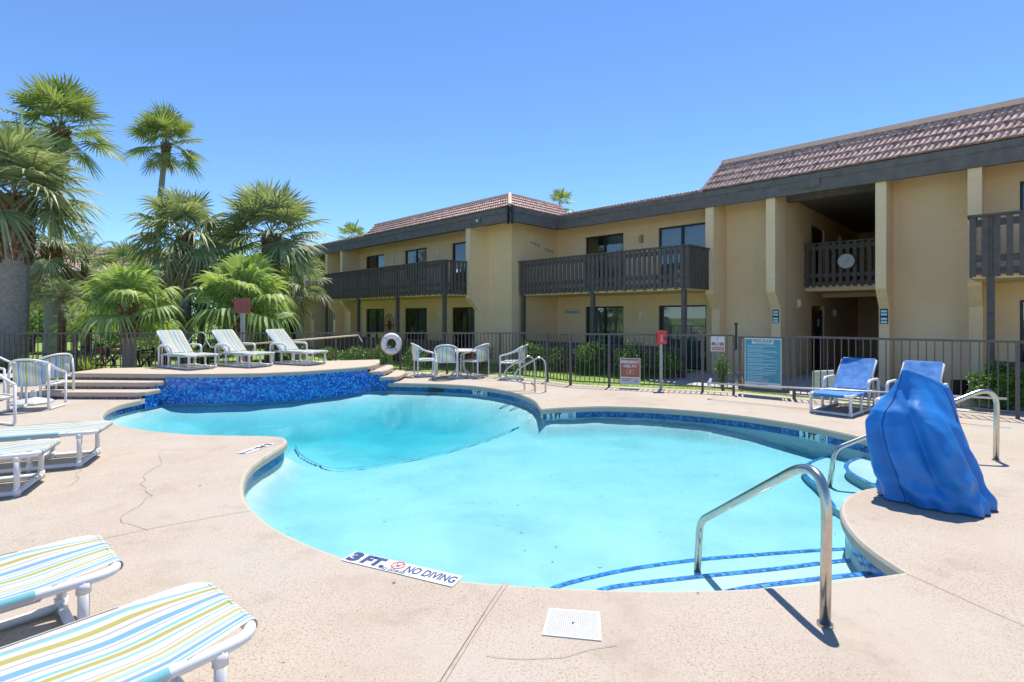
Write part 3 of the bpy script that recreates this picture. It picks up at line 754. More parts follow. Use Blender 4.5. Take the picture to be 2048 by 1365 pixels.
# ---- tile fields
def tiles(mb, o, along, length, run, z0, z1, courses, pitch=.125, amp=.028, trim0=0, trim1=0):
    """o: (s,t) start at the eave; along: 's' or 't'; run: horizontal depth; humps follow the slope.
       trim0/trim1: how far the top is drawn in at each end (hips)"""
    nh = max(2, int(length/pitch)); sub = 6
    for c in range(courses):
        f0, f1 = c/courses, (c+1)/courses
        zl, zh = z0+(z1-z0)*f0, z0+(z1-z0)*f1
        dl, dh = run*f0, run*f1
        lift = .045
        rows = ((dl, zl, lift, f0), (dl, zl, lift, f0), (dh, zh, .008, f1))
        a0, a1 = trim0*f0, trim1*f0
        prev = None
        for i in range(nh*sub+1):
            u = i/(nh*sub)
            h = abs(math.sin(PI*i/sub))**.8*amp
            cols = []
            for k, (dd, zz, lf, ff) in enumerate(rows):
                x0, x1 = trim0*ff, length-trim1*ff
                x = x0+(x1-x0)*u
                off_ = (h+lf) if k else -.01
                nz, nd = run/math.hypot(run, z1-z0), (z1-z0)/math.hypot(run, z1-z0)
                dep = dd-nd*off_; zz2 = zz+nz*off_
                if along == 's': cols.append((o[0]+x, o[1]+dep, zz2))
                else: cols.append((o[0]-dep, o[1]+x, zz2))
            if prev:
                for k in range(2): mb.face([prev[k], cols[k], cols[k+1], prev[k+1]])
            prev = cols
mb = W()   # mansard over the stair core (high)
tiles(mb, (-6.95, 15.47), 's', 17.2, .46, 5.43, 6.24, 4, trim0=.46)
# left gable end of it
ge = [(-6.95, 15.47, 5.43), (-6.95, 18.2, 5.43), (-6.49, 17.7, 6.24), (-6.49, 15.93, 6.24)]
mb.face(ge); mb.face([(-6.49, 15.93, 6.24), (-6.49, 17.7, 6.24), (10, 17.7, 6.24), (10, 15.93, 6.24)])
mb.build('mansard_roof', M['tile'], bld)
mb = W()   # lower mansard on the left tower, front and side
tiles(mb, (-22.3, tfL+.03), 's', 22.3+sc_, .40, 5.43, 5.92, 4, trim0=.3, trim1=.40)
tiles(mb, (sc_-.03, tfL), 't', 3.55, .40, 5.43, 5.92, 4, trim0=.40, trim1=.35)
mb.face([(-22.3, tfL, 5.43), (-22.0, tfL+.43, 5.92), (-22.0, 16, 5.92), (-22.3, 16.4, 5.43)])
mb.face([(-22.0, tfL+.43, 5.92), (sc_-.43, tfL+.43, 5.92), (sc_-.43, 16, 5.92), (-22, 16, 5.92)])
mb.build('mansard_roof', M['tile'], bld)
mb = W()   # low tile verge along the rest of the eaves
tiles(mb, (-46.4, tfL-.03), 's', 24.1, .35, 5.40, 5.50, 1); tiles(mb, (sc_, tfR-.03), 's', 5.7, .35, 5.40, 5.50, 1)
mb.build('roof_tile_verge', M['tile'], bld)
mb = W()   # ridge caps
mb.box(-6.52, 10.2, 15.86, 16.0, 6.235, 6.36); mb.box(-22.05, sc_-.42, tfL+.36, tfL+.50, 5.915, 5.99); mb.box(sc_-.50, sc_-.36, tfL+.5, 16.2, 5.916, 5.988)
hp = [FR(sc_-.42, tfL+.42, 5.97), FR(sc_-.28, tfL+.28, 5.80), FR(sc_-.12, tfL+.12, 5.60), FR(sc_+.02, tfL-.02, 5.44)]
mb2 = MB(); mb2.tube(hp, [.07, .07, .075, .08], 8)
mb2.build('hip_cap', M['cap'], bld)
mb.build('ridge_cap', M['cap'], bld)
mb = W(); m3 = MB(); m3.tube([FR(-6.95, 15.5, 5.46), FR(-6.49, 15.93, 6.28)], .07, 7); m3.build('hip_cap', M['tile'], bld)
# roof vents like small boxes on the low roof
# ---- balconies
def balcony(s0, s1, tf, tb, posts, left=False, right=True, zb=2.40, zt=3.66, pitch=.172, sw=.108, slab_=True):
    name_o = W()
    k = int((s1-s0)/pitch); 
    rail = W()
    for i in range(k+1):
        x = s0+(s1-s0-sw)*i/k
        rail.box(x, x+sw, tf, tf+.03, zb+.015*math.sin(i*3.1), zt-.045)
    rail.box(s0-.03, s1+.04, tf-.045, tf+.12, zt-.045, zt)
    rail.box(s0, s1, tf+.03, tf+.075, zt-.24, zt-.10)
    rail.box(s0, s1, tf+.03, tf+.075, zb+.30, zb+.44); rail.box(s0, s1, tf+.03, tf+.075, zb+.05, zb+.19)
    if right:
        n2 = int((tb-tf)/pitch)
        for i in range(1, n2+1):
            y = tf+(tb-tf)*i/n2-sw*.5; rail.box(s1-.03, s1, y-sw/2, y+sw/2, zb, zt-.045)
        rail.box(s1-.10, s1+.04, tf+.12, tb, zt-.044, zt-.001); rail.box(s1-.075, s1-.03, tf+.08, tb, zb+.05, zb+.19); rail.box(s1-.075, s1-.03, tf+.08, tb, zb+.30, zb+.44)
    if left:
        n2 = int((tb-tf)/pitch)
        for i in range(1, n2+1):
            y = tf+(tb-tf)*i/n2-sw*.5; rail.box(s0, s0+.03, y-sw/2, y+sw/2, zb, zt-.045)
        rail.box(s0-.03, s0+.10, tf+.12, tb, zt-.044, zt-.001)
    fl = W(); fl.box(s0+.04, s1-.08, tf+.08, tb+1.0 if slab_ else tb, zb-.03, ZF)
    bo = fl.build('balcony', M['stucco'], bld)
    rail.build('railing', M['woodbrown'], bo)
    for p in posts:
        pm = W(); pm.box(p-.06, p+.06, tf+.031, tf+.15, ZG, zt-.05); pm.build('post', M['woodbrown'], bo)
    return bo
balcony(-13.42, -6.76, 14.17, 15.55, [-13.3, -10.15, -6.95])
balcony(-24.4, -14.93, 11.82, 12.93, [-24.3, -21.2, -18.1, -15.05])
balcony(-.74, 6.5, 14.17, 15.55, [-.42, 3.0, 6.2], left=True, pitch=.185, sw=.10)
balcony(-38.5, -31.0, 11.82, 12.93, [-38.4, -34.7, -31.1])
b3 = W()
for i in range(13):
    x = -4.84+i*.182
    b3.box(x, x+.10, 18.2, 18.23, 2.50, 3.83)
b3.box(-4.87, -2.57, 18.15, 18.3, 3.83, 3.87); b3.box(-4.87, -2.57, 18.23, 18.27, 3.64, 3.78); b3.box(-4.87, -2.57, 18.23, 18.27, 2.56, 2.66); b3.box(-4.87, -2.57, 18.23, 18.27, 2.80, 2.92)
sl_ = W(); sl_.box(-4.86, -2.58, 18.26, 25.88, 2.38, 2.55); sl_.box(-4.86, -2.58, 20.2, 20.5, 2.24, 2.38)
bs = sl_.build('stair_landing', M['stucco'], bld); b3.build('railing', M['woodbrown'], bs)
# patio screens under the balconies
def screen(s0, s1, t, z1=.70):
    m = W(); k = int((s1-s0)/.14)
    for i in range(k): x = s0+(s1-s0)*i/k; m.box(x, x+.10, t, t+.025, ZG+.05, z1-.05)
    m.box(s0, s1, t-.03, t+.06, z1-.05, z1); m.box(s0, s1, t+.025, t+.05, ZG+.15, ZG+.25)
    m.build('patio_screen', M['woodbrown'], bld)
screen(-13.2, -7.0, 14.22); screen(-24.1, -15.2, 11.87); screen(-.3, 6.1, 14.22); screen(-38.2, -31.3, 11.87)
# doors in the stair hall
for z0 in (ZG+.02, ZF+.02):
    h = 2.0
    m = W(); m.box(-5.0, -4.93, 19.05, 19.14, z0, z0+h); m.box(-5.0, -4.93, 20.5, 20.6, z0, z0+h); m.box(-5.0, -4.931, 19.14, 20.5, z0+h-.09, z0+h)
    m.box(-4.99, -4.94, 19.14, 19.75, z0, z0+h-.09)
    d = m.build('stair_door', M['door'], bld)
    m = W(); m.box(-4.985, -4.945, 19.76, 20.5, z0, z0+h-.09); m.build('door_infill', M['doordark'], d)  # dark panel filling the other half of the door opening
    if z0 < 1:
        m = W(); m.box(-4.945, -4.935, 20.0, 20.2, 1.25, 1.5); m.build('notice', M['signwhite'], d)
for s, t, z, mt in ((-9.64, TR, 4.35, 'gold'), (-9.64, TR, 1.62, 'lampw'), (-21.3, TL, 4.30, 'lampw'), (-17.8, TL, 4.30, 'lampw'), (-21.25, TL, 1.70, 'lampw'), (-17.75, TL, 1.70, 'lampw')): lamp(s, t, z, mt)
lamp(-4.88, 17.6, 2.0, side=True); lamp(-4.88, 21.9, 1.72, side=True); lamp(-4.88, 22.6, 4.45, side=True, h=.26)
m = W(); m.box(-3.55, -3.2, 25.75, 25.89, 1.0, 1.75); m.build('hose_cabinet', M['redbox'], bld)
# unit number plates on the pilasters
def plate(s, t, z):
    m = W(); m.box(s-.085, s+.085, t-.02, t, z-.19, z+.19); p = m.build('number_plate', M['signblack'], bld)
    m = W()
    for dz in (.125, .045, -.065, -.145): m.box(s-.065, s+.065, t-.024, t-.02, z+dz-.028, z+dz+.028)
    m.build('number_strip', M['tealtext'], p)
plate(-5.0, 15.95, 1.60); plate(-2.45, 15.95, 1.60); plate(-26.28, 13.33, 1.60); plate(-28.82, 13.33, 1.6)
# building mark on the fascia
m = W(); m.box(-4.25, -3.75, 15.395, 15.415, 5.02, 5.24); m.build('fascia_plate', M['fascia'], bld)
m = W(); m.box(-14.6, -14.1, 12.795, 12.815, 5.0, 5.22); m.build('fascia_plate', M['fascia'], bld)
# sensor globe on the left fascia
m = MB(); c = FR(-14.25, 12.78, 5.1)
m.grid(lambda u, v: (c.x+.05*math.sin(PI*u)*math.cos(2*PI*v), c.y+.05*math.sin(PI*u)*math.sin(2*PI*v), c.z+.05*math.cos(PI*u)), 6, 10)
m.build('eave_light', M['lampw'], bld, smooth=True)

# ---- wall ornaments
def shapes(name, label, cat, items, mat):
    m = W2()
    for it in items: m.obox(*it)
    return tag(m.build(name, M[mat]), label, cat)
def W2(): return MB()
def seagull(mb, c, ax, s):
    for k in (-1, 1):
        p0 = c; p1 = c+ax*k*s*.5+Vector((0, 0, s*.35)); p2 = c+ax*k*s+Vector((0, 0, s*.1))
        mb.tube([p0, p1, p2], [.02*s*3, .035*s*2, .006], 5)
    mb.tube([c-Vector((0, 0, .05)), c+Vector((0, 0, .05))], .022, 5)
for nm, t0, z0, lab in (('a', 14.9, 4.43, 'row of small metal birds on the side wall above the balcony, upper left one'), ('b', 15.75, 4.25, 'row of small metal birds on the side wall above the balcony, lower right one')):
    m = MB()
    for k in range(3): seagull(m, bw(-13.46, t0+k*.2, z0-.03*k), B, .10)
    tag(m.build('wall_ornament', M['ornament']), lab, 'ornament', 'bird ornaments on the side wall')
m = MB()
for k in range(5):
    c = bw(-13.0+k*.14, TR-.03, 1.78); m.obox(c, R*.062, B*.012, Vector((0, 0, .07)))
    m.obox(c+Vector((0, 0, .09)), R*.015, B*.01, Vector((0, 0, .03)))
wo_ = tag(m.build('wall_plaque', M['signwhite']), 'strip of five small white tiles with dark marks beside the patio door', 'plaque')
m = MB()
for k in range(5):
    c = bw(-13.0+k*.14, TR-.046, 1.78); m.obox(c-Vector((0, 0, .015)), R*.03, B*.003, Vector((0, 0, .025)))
m.build('mark', M['signblack'], wo_)
# compass rose
rc = bw(-21.65, TL-.05, 1.17); m = MB()
ring = [rc+R*math.cos(a)*.40+Vector((0, 0, math.sin(a)*.52)) for a in [2*PI*i/28 for i in range(28)]]
m.tube(ring, .014, 5, closed=True)
ring = [rc+R*math.cos(a)*.13+Vector((0, 0, math.sin(a)*.15)) for a in [2*PI*i/16 for i in range(16)]]
m.tube(ring, .012, 5, closed=True)
for k in range(8):
    a = k*PI/4; l = .5 if k % 2 == 0 else .36
    tip = rc+R*math.cos(a)*l*.8+Vector((0, 0, math.sin(a)*l)); a2 = a+.35; a3 = a-.35
    q = rc+R*math.cos(a2)*.14+Vector((0, 0, math.sin(a2)*.16)); q2 = rc+R*math.cos(a3)*.14+Vector((0, 0, math.sin(a3)*.16))
    o_ = B*-.012
    m.face([rc+o_, q+o_, tip+o_]); m.face([rc+o_, tip+o_, q2+o_]); m.face([rc, q2, tip]); m.face([rc, tip, q]); m.face([q, q+o_, tip+o_, tip]); m.face([q2, tip, tip+o_, q2+o_])
tag(m.build('compass_wall_art', M['rust']), 'rust red metal compass rose hanging on the ground floor wall', 'wall art')
# white round thermometer on the landing rail
cc = bw(-3.72, 18.16, 3.25); m = MB()
def disc(mb, c, u, v, r, d, nrm, n=28):
    a = [c+u*math.cos(2*PI*i/n)*r+v*math.sin(2*PI*i/n)*r for i in range(n)]
    b = [p+nrm*d for p in a]
    mb.face(b); mb.face(a[::-1])
    for i in range(n): mb.face([a[i], a[(i+1) % n], b[(i+1) % n], b[i]])
Zv = Vector((0, 0, 1))
disc(m, cc, R, Zv, .24, .03, -B); dial = tag(m.build('round_dial', M['darkmetal']), 'round white dial hanging on the brown railing of the stair landing', 'dial')
m = MB(); disc(m, cc-B*.03, R, Zv, .215, .008, -B); m.build('face', M['white'], dial)
m = MB(); m.obox(cc-B*.042+R*.02+Zv*.015, (R+Zv*.9).normalized()*.09, B*.003, (Zv-R*.9).normalized()*.006); m.build('needle', M['signblack'], dial)

# ================================================================== FAR BUILDING closing the courtyard
fb = empty('far_building', bw(-50, 0, ZG)); tag(fb, 'low brown building with red tiled roof behind the palms at far left', 'building')
FO = Vector(fb.location)
def F2(s, t, z): return bw(s, t, z)-FO
m = MB(F2); m.box(-60, -49.5, -30, 12.2, ZG, 4.9); m.build('wall', M['stucco'], fb)
m = MB(F2); m.box(-49.5, -48.2, -30, 12.3, 4.3, 4.85); m.build('fascia', M['fascia'], fb)
m = MB(F2)
tiles(m, (-48.1, -30), 't', 42.4, 3.6, 4.86, 5.9, 6, pitch=.3, amp=.05); tiles(m, (-51.7, -30), 't', 42.4, .6, 5.9, 7.1, 4, pitch=.3, amp=.05)
m.box(-60, -52.3, -30, 12.2, 5.9, 7.0)
m.build('roof', M['tile'], fb)
m = MB(F2)
for i in range(150): y = -14+i*.17; m.box(-48.5, -48.45, y, y+.10, 2.4, 3.6)
m.box(-48.55, -48.4, -14, 11.5, 3.58, 3.66); m.build('balcony_railing', M['woodbrown'], fb)
m = MB(F2); m.box(-49.5, -48.5, -14, 11.5, 2.35, 2.5); m.build('balcony_floor', M['stucco'], fb)
for y in (-12, -9, -6, -3, 0, 3, 6, 9):
    for z in (0, 2.6):
        m = MB(F2); m.box(-49.52, -49.42, y, y+1.7, z, z+2); m.build('window', M['darkframe'], fb)
# ================================================================== FENCE
def fence_run(pl, label, ztop=None, extra=None, group=None, endpost=True, height=1.22):
    root = empty('pool_fence', (pl[0][0], pl[0][1], 0)); tag(root, label, 'fence', group)
    o = Vector((pl[0][0], pl[0][1], 0))
    P3 = [Vector((p[0], p[1], 0))-o for p in pl]
    zt = [p[2] if len(p) > 2 else height for p in pl]; zb = [p[3] if len(p) > 3 else 0.0 for p in pl]
    for i in range(len(P3)-1):
        a, b = P3[i], P3[i+1]; L_ = (b-a).length; d = (b-a)/L_; nn = Vector((-d.y, d.x, 0))
        m = MB(); k = max(1, int(L_/.108))
        def rail(za, zc, w_, h):
            pa = a+Zv*za; pc = b+Zv*zc; mid = (pa+pc)/2; m.obox(mid, (pc-pa)/2, nn*w_, Zv*h)
        rail(zt[i]-.02, zt[i+1]-.02, .019, .019); rail(zb[i]+.10, zb[i+1]+.10, .013, .013)
        for j in range(1, k):
            f = j/k; p = a.lerp(b, f); z1 = zt[i]*(1-f)+zt[i+1]*f; z0 = zb[i]*(1-f)+zb[i+1]*f
            m.obox(p+Zv*((z0+.09+z1-.03)/2), d*.0085, nn*.0085, Zv*((z1-z0-.12)/2))
        m.build('picket_panel', M['fence'], root)
    for i, p in enumerate(P3):
        if i == len(P3)-1 and not endpost: continue
        d = (P3[min(i+1, len(P3)-1)]-P3[max(i-1, 0)]).normalized(); nn = Vector((-d.y, d.x, 0))
        m = MB(); m.obox(p+Zv*((zt[i]+zb[i])/2-.01), d*.026, nn*.026, Zv*((zt[i]-zb[i])/2-.005)); m.build('post', M['fence'], root)
    return root
def ztop(y): return 1.6-32.3*y/F
def sub(a, b, n): return [(a[0]+(b[0]-a[0])*k/n, a[1]+(b[1]-a[1])*k/n) for k in range(n)]
lp = sub((-17, 12.6), (-13.2, 12.7), 2)+sub((-13.2, 12.7), (-10.8, 12.9), 1)+[(-10.8, 12.9)]+[(-9.4, 13.0)]
lp = [(x, y, ztop(y)) for x, y in lp]
mp = [(-9.4, 13.0), (-6.9, 13.8), (-4.9, 14.5), (-4.0, 14.8), (-3.2, 14.95), (-1.8, 14.45), (-.32, 13.8), (.86, 12.7)]
mp = [(x, y, ztop(y), 0) for x, y in mp]
fence_run(lp, 'brown picket fence at the left edge in front of the big palm trunks', endpost=False)
fence_run(mp, 'brown picket fence behind the sun terrace and the life ring', endpost=False)
rp = [(.86, 12.7, 1.20), (1.36, 12.1, 1.205), (2.19, 11.74, 1.215), (4.06, 11.1, 1.217), (4.62, 10.86, 1.22)]
fence_run(rp, 'brown picket fence between the pool ladder and the gate')
fence_run([(5.47, 10.10), (7.89, 8.13), (9.6, 6.6), (11.4, 5.1)], 'brown picket fence right of the gate behind the blue loungers')
# gate
g0 = Vector((4.68, 10.80, 0)); g1 = Vector((5.43, 10.16, 0)); gd = (g1-g0).normalized(); gn = Vector((-gd.y, gd.x, 0)); gl = (g1-g0).length
gate = empty('pool_gate', g0); tag(gate, 'brown picket gate that carries the teal rules board', 'gate')
m = MB()
for x in (.04, gl-.04): m.obox(gd*x+Zv*.64, gd*.025, gn*.025, Zv*.55)
m.obox(gd*gl/2+Zv*1.165, gd*(gl/2-.065), gn*.024, Zv*.025); m.obox(gd*gl/2+Zv*.13, gd*(gl/2-.065), gn*.024, Zv*.045)
m.build('gate_frame', M['fence'], gate)
m = MB()
for k in range(1, 8): m.obox(gd*(gl*k/8)+Zv*.66, gd*.009, gn*.009, Zv*.48)
m.build('picket_panel', M['fence'], gate)
m = MB(); c = -gd*.03-gn*.01; m.tube([c+Zv*.9, c+Zv*1.42], .022, 8)
m.grid(lambda u, v: c+Vector((.035*math.sin(PI*u)*math.cos(2*PI*v), .035*math.sin(PI*u)*math.sin(2*PI*v), 1.45+.035*math.cos(PI*u))), 6, 10)
m.build('latch_post', M['darkmetal'], gate, smooth=True)

# ================================================================== SIGNS
def text(parent, s, size, c, u, n_, mat, bold=0.0, name='lettering', alignx='CENTER', sx=1.0):
    """flat lettering centred at c (local to parent), running along u, up +Z, facing n_"""
    cu = bpy.data.curves.new(name, 'FONT'); cu.body = s; cu.size = size; cu.align_x = alignx; cu.align_y = 'CENTER'; cu.offset = bold; cu.extrude = .001
    ob = bpy.data.objects.new(name, cu); col.objects.link(ob)
    bpy.context.view_layer.update()
    me = bpy.data.meshes.new_from_object(ob.evaluated_get(bpy.context.evaluated_depsgraph_get()))
    bpy.data.objects.remove(ob); me.name = name; me.materials.clear(); me.materials.append(mat)
    o = bpy.data.objects.new(name, me); col.objects.link(o)
    up = n_.cross(u).normalized()
    mt = Matrix((( u.x*sx, up.x, n_.x, c.x), (u.y*sx, up.y, n_.y, c.y), (u.z*sx, up.z, n_.z, c.z), (0, 0, 0, 1)))
    me.transform(mt)
    if parent: o.parent = parent
    return o
def board(name, label, cat, c, u, n_, w_, h, mat, th=.006, parts=()):
    root = empty(name, c); tag(root, label, cat)
    m = MB(); m.obox(Vector((0, 0, 0)), u*w_/2, n_*th/2, Zv*h/2); m.build('panel', mat, root)
    return root
def patch(root, u, n_, x, z, w_, h, mat, name='band', d=.005, th=.001):
    m = MB(); m.obox(u*x+n_*d+Zv*z, u*w_/2, n_*th, Zv*h/2); return m.build(name, mat, root)
# pool rules board on the gate
u = gd; nf = -gn if gn.y > 0 else gn
rc_ = g0+gd*(gl/2)+nf*.045+Zv*.66
rb = board('rules_board', 'tall teal pool rules board hanging on the gate', 'sign', rc_, u, nf, .74*.93, 1.0, M['signwhite'])
patch(rb, u, nf, 0, .045, .655, .86, M['teal'])
patch(rb, u, nf, 0, .425, .40, .085, M['signwhite'], 'heading_plate', .007)
text(rb, 'POOL RULES', .062, Vector(nf*.009+Zv*.437), u, nf, M['teal'], .003)
patch(rb, u, nf, 0, .397, .28, .010, M['teal'], 'text_line', .0085)
rnd = random.Random(3)
z = .345
for k in range(24):
    w_ = rnd.choice((.56, .54, .57, .40, .30, .50)); 
    if k in (2, 5, 8, 11, 13, 16, 19): z -= .014
    patch(rb, u, nf, -.29+w_/2, z, w_, .0075, M['tealtext'], 'text_line', .0065); z -= .0275
patch(rb, u, nf, 0, -.435, .2, .008, M['signblack'], 'text_line', .0065); patch(rb, u, nf, 0, -.455, .3, .006, M['signblack'], 'text_line', .0065)
# no smoking sign on the fence
fa = Vector((4.06, 11.1, 0)); fb_ = Vector((4.62, 10.86, 0)); u2 = (fb_-fa).normalized(); n2 = Vector((u2.y, -u2.x, 0))
c = fa+u2*.30+n2*.04+Zv*1.02
ns = board('no_smoking_sign', 'small no smoking sign with brown lower half, wired to the fence left of the gate', 'sign', c, u2, n2, .27, .31, M['signwhite'])
patch(ns, u2, n2, 0, -.052, .235, .165, M['signbrown']); 
text(ns, 'NO', .062, n2*.008+Zv*.004, u2, n2, M['signwhite'], .003); text(ns, 'SMOKING', .050, n2*.008-Zv*.05, u2, n2, M['signwhite'], .003)
text(ns, 'IN POOL AREA', .031, n2*.008-Zv*.10, u2, n2, M['signwhite'], .0015)
m = MB(); m.tube([n2*.006+u2*.022*math.cos(a)+Zv*(.10+.02*math.sin(a)) for a in [i*.5 for i in range(10)]], .004, 4); m.build('emblem', M['teal'], ns)
# emergency sign
fa = Vector((2.19, 11.74, 0)); fb_ = Vector((4.06, 11.1, 0)); u3 = (fb_-fa).normalized(); n3 = Vector((u3.y, -u3.x, 0))
t = .47; c = fa+u3*t+n3*.04+Zv*.38
es = board('emergency_sign', 'brown emergency call sign with white lower strip low on the fence', 'sign', c, u3, n3, .44, .58, M['signwhite'])
patch(es, u3, n3, 0, .075, .41, .40, M['signbrown'])
text(es, 'EMERGENCY', .085, n3*.008+Zv*.205, u3, n3, M['signwhite'], .004, sx=.82); text(es, 'CALL 911', .082, n3*.008+Zv*.115, u3, n3, M['signwhite'], .004, sx=.86)
for dx, dz, w_, h in ((0, .045, .16, .006), (0, -.055, .16, .006), (-.08, -.005, .006, .10), (.08, -.005, .006, .10), (0, -.005, .05, .02), (0, -.005, .018, .055)):
    patch(es, u3, n3, dx, dz, w_, h, M['signwhite'], 'pictogram', .0075)
for dx, dz, w_ in ((-.07, -.17, .24), (-.10, -.205, .16), (.13, -.175, .07), (.13, -.215, .08)): patch(es, u3, n3, dx, dz, w_, .014, M['signbrown'], 'text_line', .0075)
# red emergency call box on its post
c = P(1322, 780); rbx = empty('call_box_post', c); tag(rbx, 'red emergency box on a thin square post in front of the fence', 'call box')
m = MB(); m.box(-.026, .026, -.026, .026, 0, 1.02); m.box(-.07, .07, -.07, .07, 0, .012); m.build('post', M['greypost'], rbx)
m = MB(); m.box(-.10, .10, -.09, .03, 1.00, 1.25); m.box(-.108, .108, -.10, .035, 1.25, 1.275); m.box(-.04, .04, -.08, .02, 1.275, 1.29); bx = m.build('box', M['redbox'], rbx)
m = MB(); m.box(-.085, .075, -.102, -.09, 1.02, 1.235); m.build('box_door', M['redbox'], bx)
m = MB(); m.box(.05, .075, -.118, -.102, 1.09, 1.15); m.build('handle', M['signblack'], bx)
tx = text(bx, 'PHONE', .045, Vector((-.02, -.104, 1.125)), Vector((0, 0, -1)), Vector((0, -1, 0)), M['signwhite'], .001)
# reddish board on its post behind the loungers
c = Vector((-7.42, 14.35, 0)); sb = empty('back_turned_sign', c); tag(sb, 'plain reddish brown board on a grey post behind the middle terrace lounger', 'sign')
m = MB(); m.box(-.055, .055, -.02, .03, -.1, 1.75); m.build('post', M['greypost'], sb)
m = MB(); m.box(-.215, .215, -.045, -.021, 1.69, 2.10); m.build('panel', M['redboard'], sb)

# ================================================================== DEPTH MARKERS
def flat_text(root, s, size, c, u, mat, bold, sx=1.0):
    return text(root, s, size, c, u, Zv, mat, bold, sx=sx)
a = P(682, 1122); b = P(708, 1109); d_ = P(924, 1150); e_ = P(905, 1176)
u = (e_-a).normalized(); v = Vector((-u.y, u.x, 0)); ln = (e_-a).length*.995; wd = .135
rt = empty('depth_marker', a+(e_-a)/2+v*wd/2+Zv*.004); tag(rt, 'long white three foot and no diving marker on the near deck edge', 'depth marker')
m = MB(); m.obox(Vector((0, 0, 0)), u*ln/2, v*wd/2, Zv*.002); m.build('plate', M['signwhite'], rt)
m = MB(); m.obox(Vector((0,0,.0022)), u*.0012, v*wd/2, Zv*.0002)
for f in (-.335, -.17, 0.045): m.obox(u*ln*f+Zv*.0022, u*.0010, v*wd/2, Zv*.0002)
m.build('seam', M['joint'], rt)
flat_text(rt, '3', .145, u*(-ln*.43)+Zv*.003, u, M['navyink'], .009, 1.25); flat_text(rt, 'FT.', .135, u*(-ln*.24)+Zv*.003, u, M['navyink'], .008, 1.05)
flat_text(rt, 'NO DIVING', .105, u*(ln*.265)+Zv*.003, u, M['navyink'], .002, .66)
flat_text(rt, 'NO DIVING', .036, u*(-ln*.035)-v*.05+Zv*.003, u, M['navyink'], .0005, 1)
def nodive(root, c, u, v, nrm, r, mat, mat2):
    m = MB(); m.tube([c+u*r*math.cos(x)+v*r*math.sin(x) for x in [2*PI*i/24 for i in range(24)]], r*.10, 4, closed=True)
    m.tube([c+(u+v)*r*.7, c-(u+v)*r*.7], r*.08, 4); m.build('symbol', mat, root)
    m = MB(); m.tube([c+(u*-.5+v*.5)*r, c+(u*.1-v*.1)*r, c+(u*.45-v*.35)*r], r*.07, 4); m.tube([c+(u*.1-v*.1)*r, c+(u*.1-v*.55)*r], r*.06, 4); m.build('figure', mat2, root)
nodive(rt, u*(-ln*.035)+v*.018+Zv*.003, u, v, Zv, .043, M['redink'], M['navyink'])
# second deck marker near the point between the two circles
a = P(484, 908); b = P(541, 888); u = (b-a).normalized(); v = Vector((-u.y, u.x, 0)); ln = (b-a).length
rt = empty('depth_marker', (a+b)/2-v*.06*0+Zv*.004); tag(rt, 'worn white five foot marker lying on the deck point between the pools', 'depth marker')
m = MB(); m.obox(Vector((0, 0, 0)), u*ln/2, v*.07, Zv*.002); m.build('plate', M['signwhite'], rt)
flat_text(rt, '5', .12, -u*(-ln*.38)+Zv*.003, -u, M['signblack'], .007); flat_text(rt, 'FT', .115, -u*(-ln*.12)+Zv*.003, -u, M['signblack'], .006); flat_text(rt, 'NO DIVING', .055, u*(-ln*.25)+Zv*.003, -u, M['navyink'], .001)
# markers on the tile band
def band_marker(px, s, label, wd, sz=.115):
    """lettering tile on the far tile band at pixel px"""
    q = P(px[0], px[1], -.10); best = min(range(len(OL)), key=lambda i: (OL[i]-Vector((q.x, q.y))).length)
    p0 = OL[best]; a = OL[best-2]; b = OL[(best+2) % len(OL)]; t = (a-b).normalized()
    if t.x < 0: t = -t
    t = Vector((t.x, t.y, 0)); nr = Vector((t.y, -t.x, 0))
    root = empty('band_marker', Vector((p0.x, p0.y, -.155))+nr*(-.022)); tag(root, label, 'depth marker')
    m = MB(); m.obox(Vector((0, 0, 0)), t*wd/2, nr*.004, Zv*.055); m.build('plate', M['tealtext'], root)
    text(root, s, sz, nr*.007-t*wd*.14, t, nr, M['signblack'], .004); 
    nodive(root, nr*.007+t*wd*.34, t, Zv, nr, .042, M['signblack'], M['signblack'])
band_marker((1115, 824), '5 FT', 'five foot lettering on the tile band beside the cusp of the two pools', .60, .12)
band_marker((1638, 865), '3 FT', 'three foot lettering on the tile band in front of the blue lounger', .42, .115)
band_marker((965, 780), '9 FT', 'nine foot lettering on the tile band below the ladder', .44, .11)

q = P(872, 772.5, -.06); best = min(range(len(OL)), key=lambda i: (OL[i]-Vector((q.x, q.y))).length)
sk_ = empty('skimmer_mouth', (OL[best].x, OL[best].y-.01, -.15)); tag(sk_, 'dark skimmer slot in the tile band below the terrace steps', 'skimmer opening')
m = MB(); m.box(-.2, .2, -.006, .02, -.045, .03); m.build('opening', M['signblack'], sk_)
# skimmer lid
cs = [P(1098, 1218), P(1200, 1226), P(1203, 1284), P(1084, 1272)]
m = MB(); ce = sum(cs, Vector())/4
lid = empty('skimmer_cover', ce); tag(lid, 'square white skimmer lid set in the near deck', 'skimmer lid')
cs = [Vector((p.x, p.y, 0))-Vector((ce.x, ce.y, 0)) for p in cs]
b_ = [p*1.0 for p in cs]
m.face([p+Zv*.006 for p in b_][::-1])
for i in range(4): m.face([b_[i], b_[(i+1) % 4], b_[(i+1) % 4]+Zv*.006, b_[i]+Zv*.006])
m.build('frame', M['white'], lid)
m = MB(); iu = (cs[1]-cs[0]).normalized(); iv = (cs[3]-cs[0]).normalized()
for i in range(24):
    for j in range(24):
        p = cs[0].lerp(cs[1], .08+.84*i/23).lerp(cs[3].lerp(cs[2], .08+.84*i/23), .08+.84*j/23)
        if (i+j) % 2 == 0: m.obox(p+Zv*.0068, iu*.003, iv*.003, Zv*.0008)
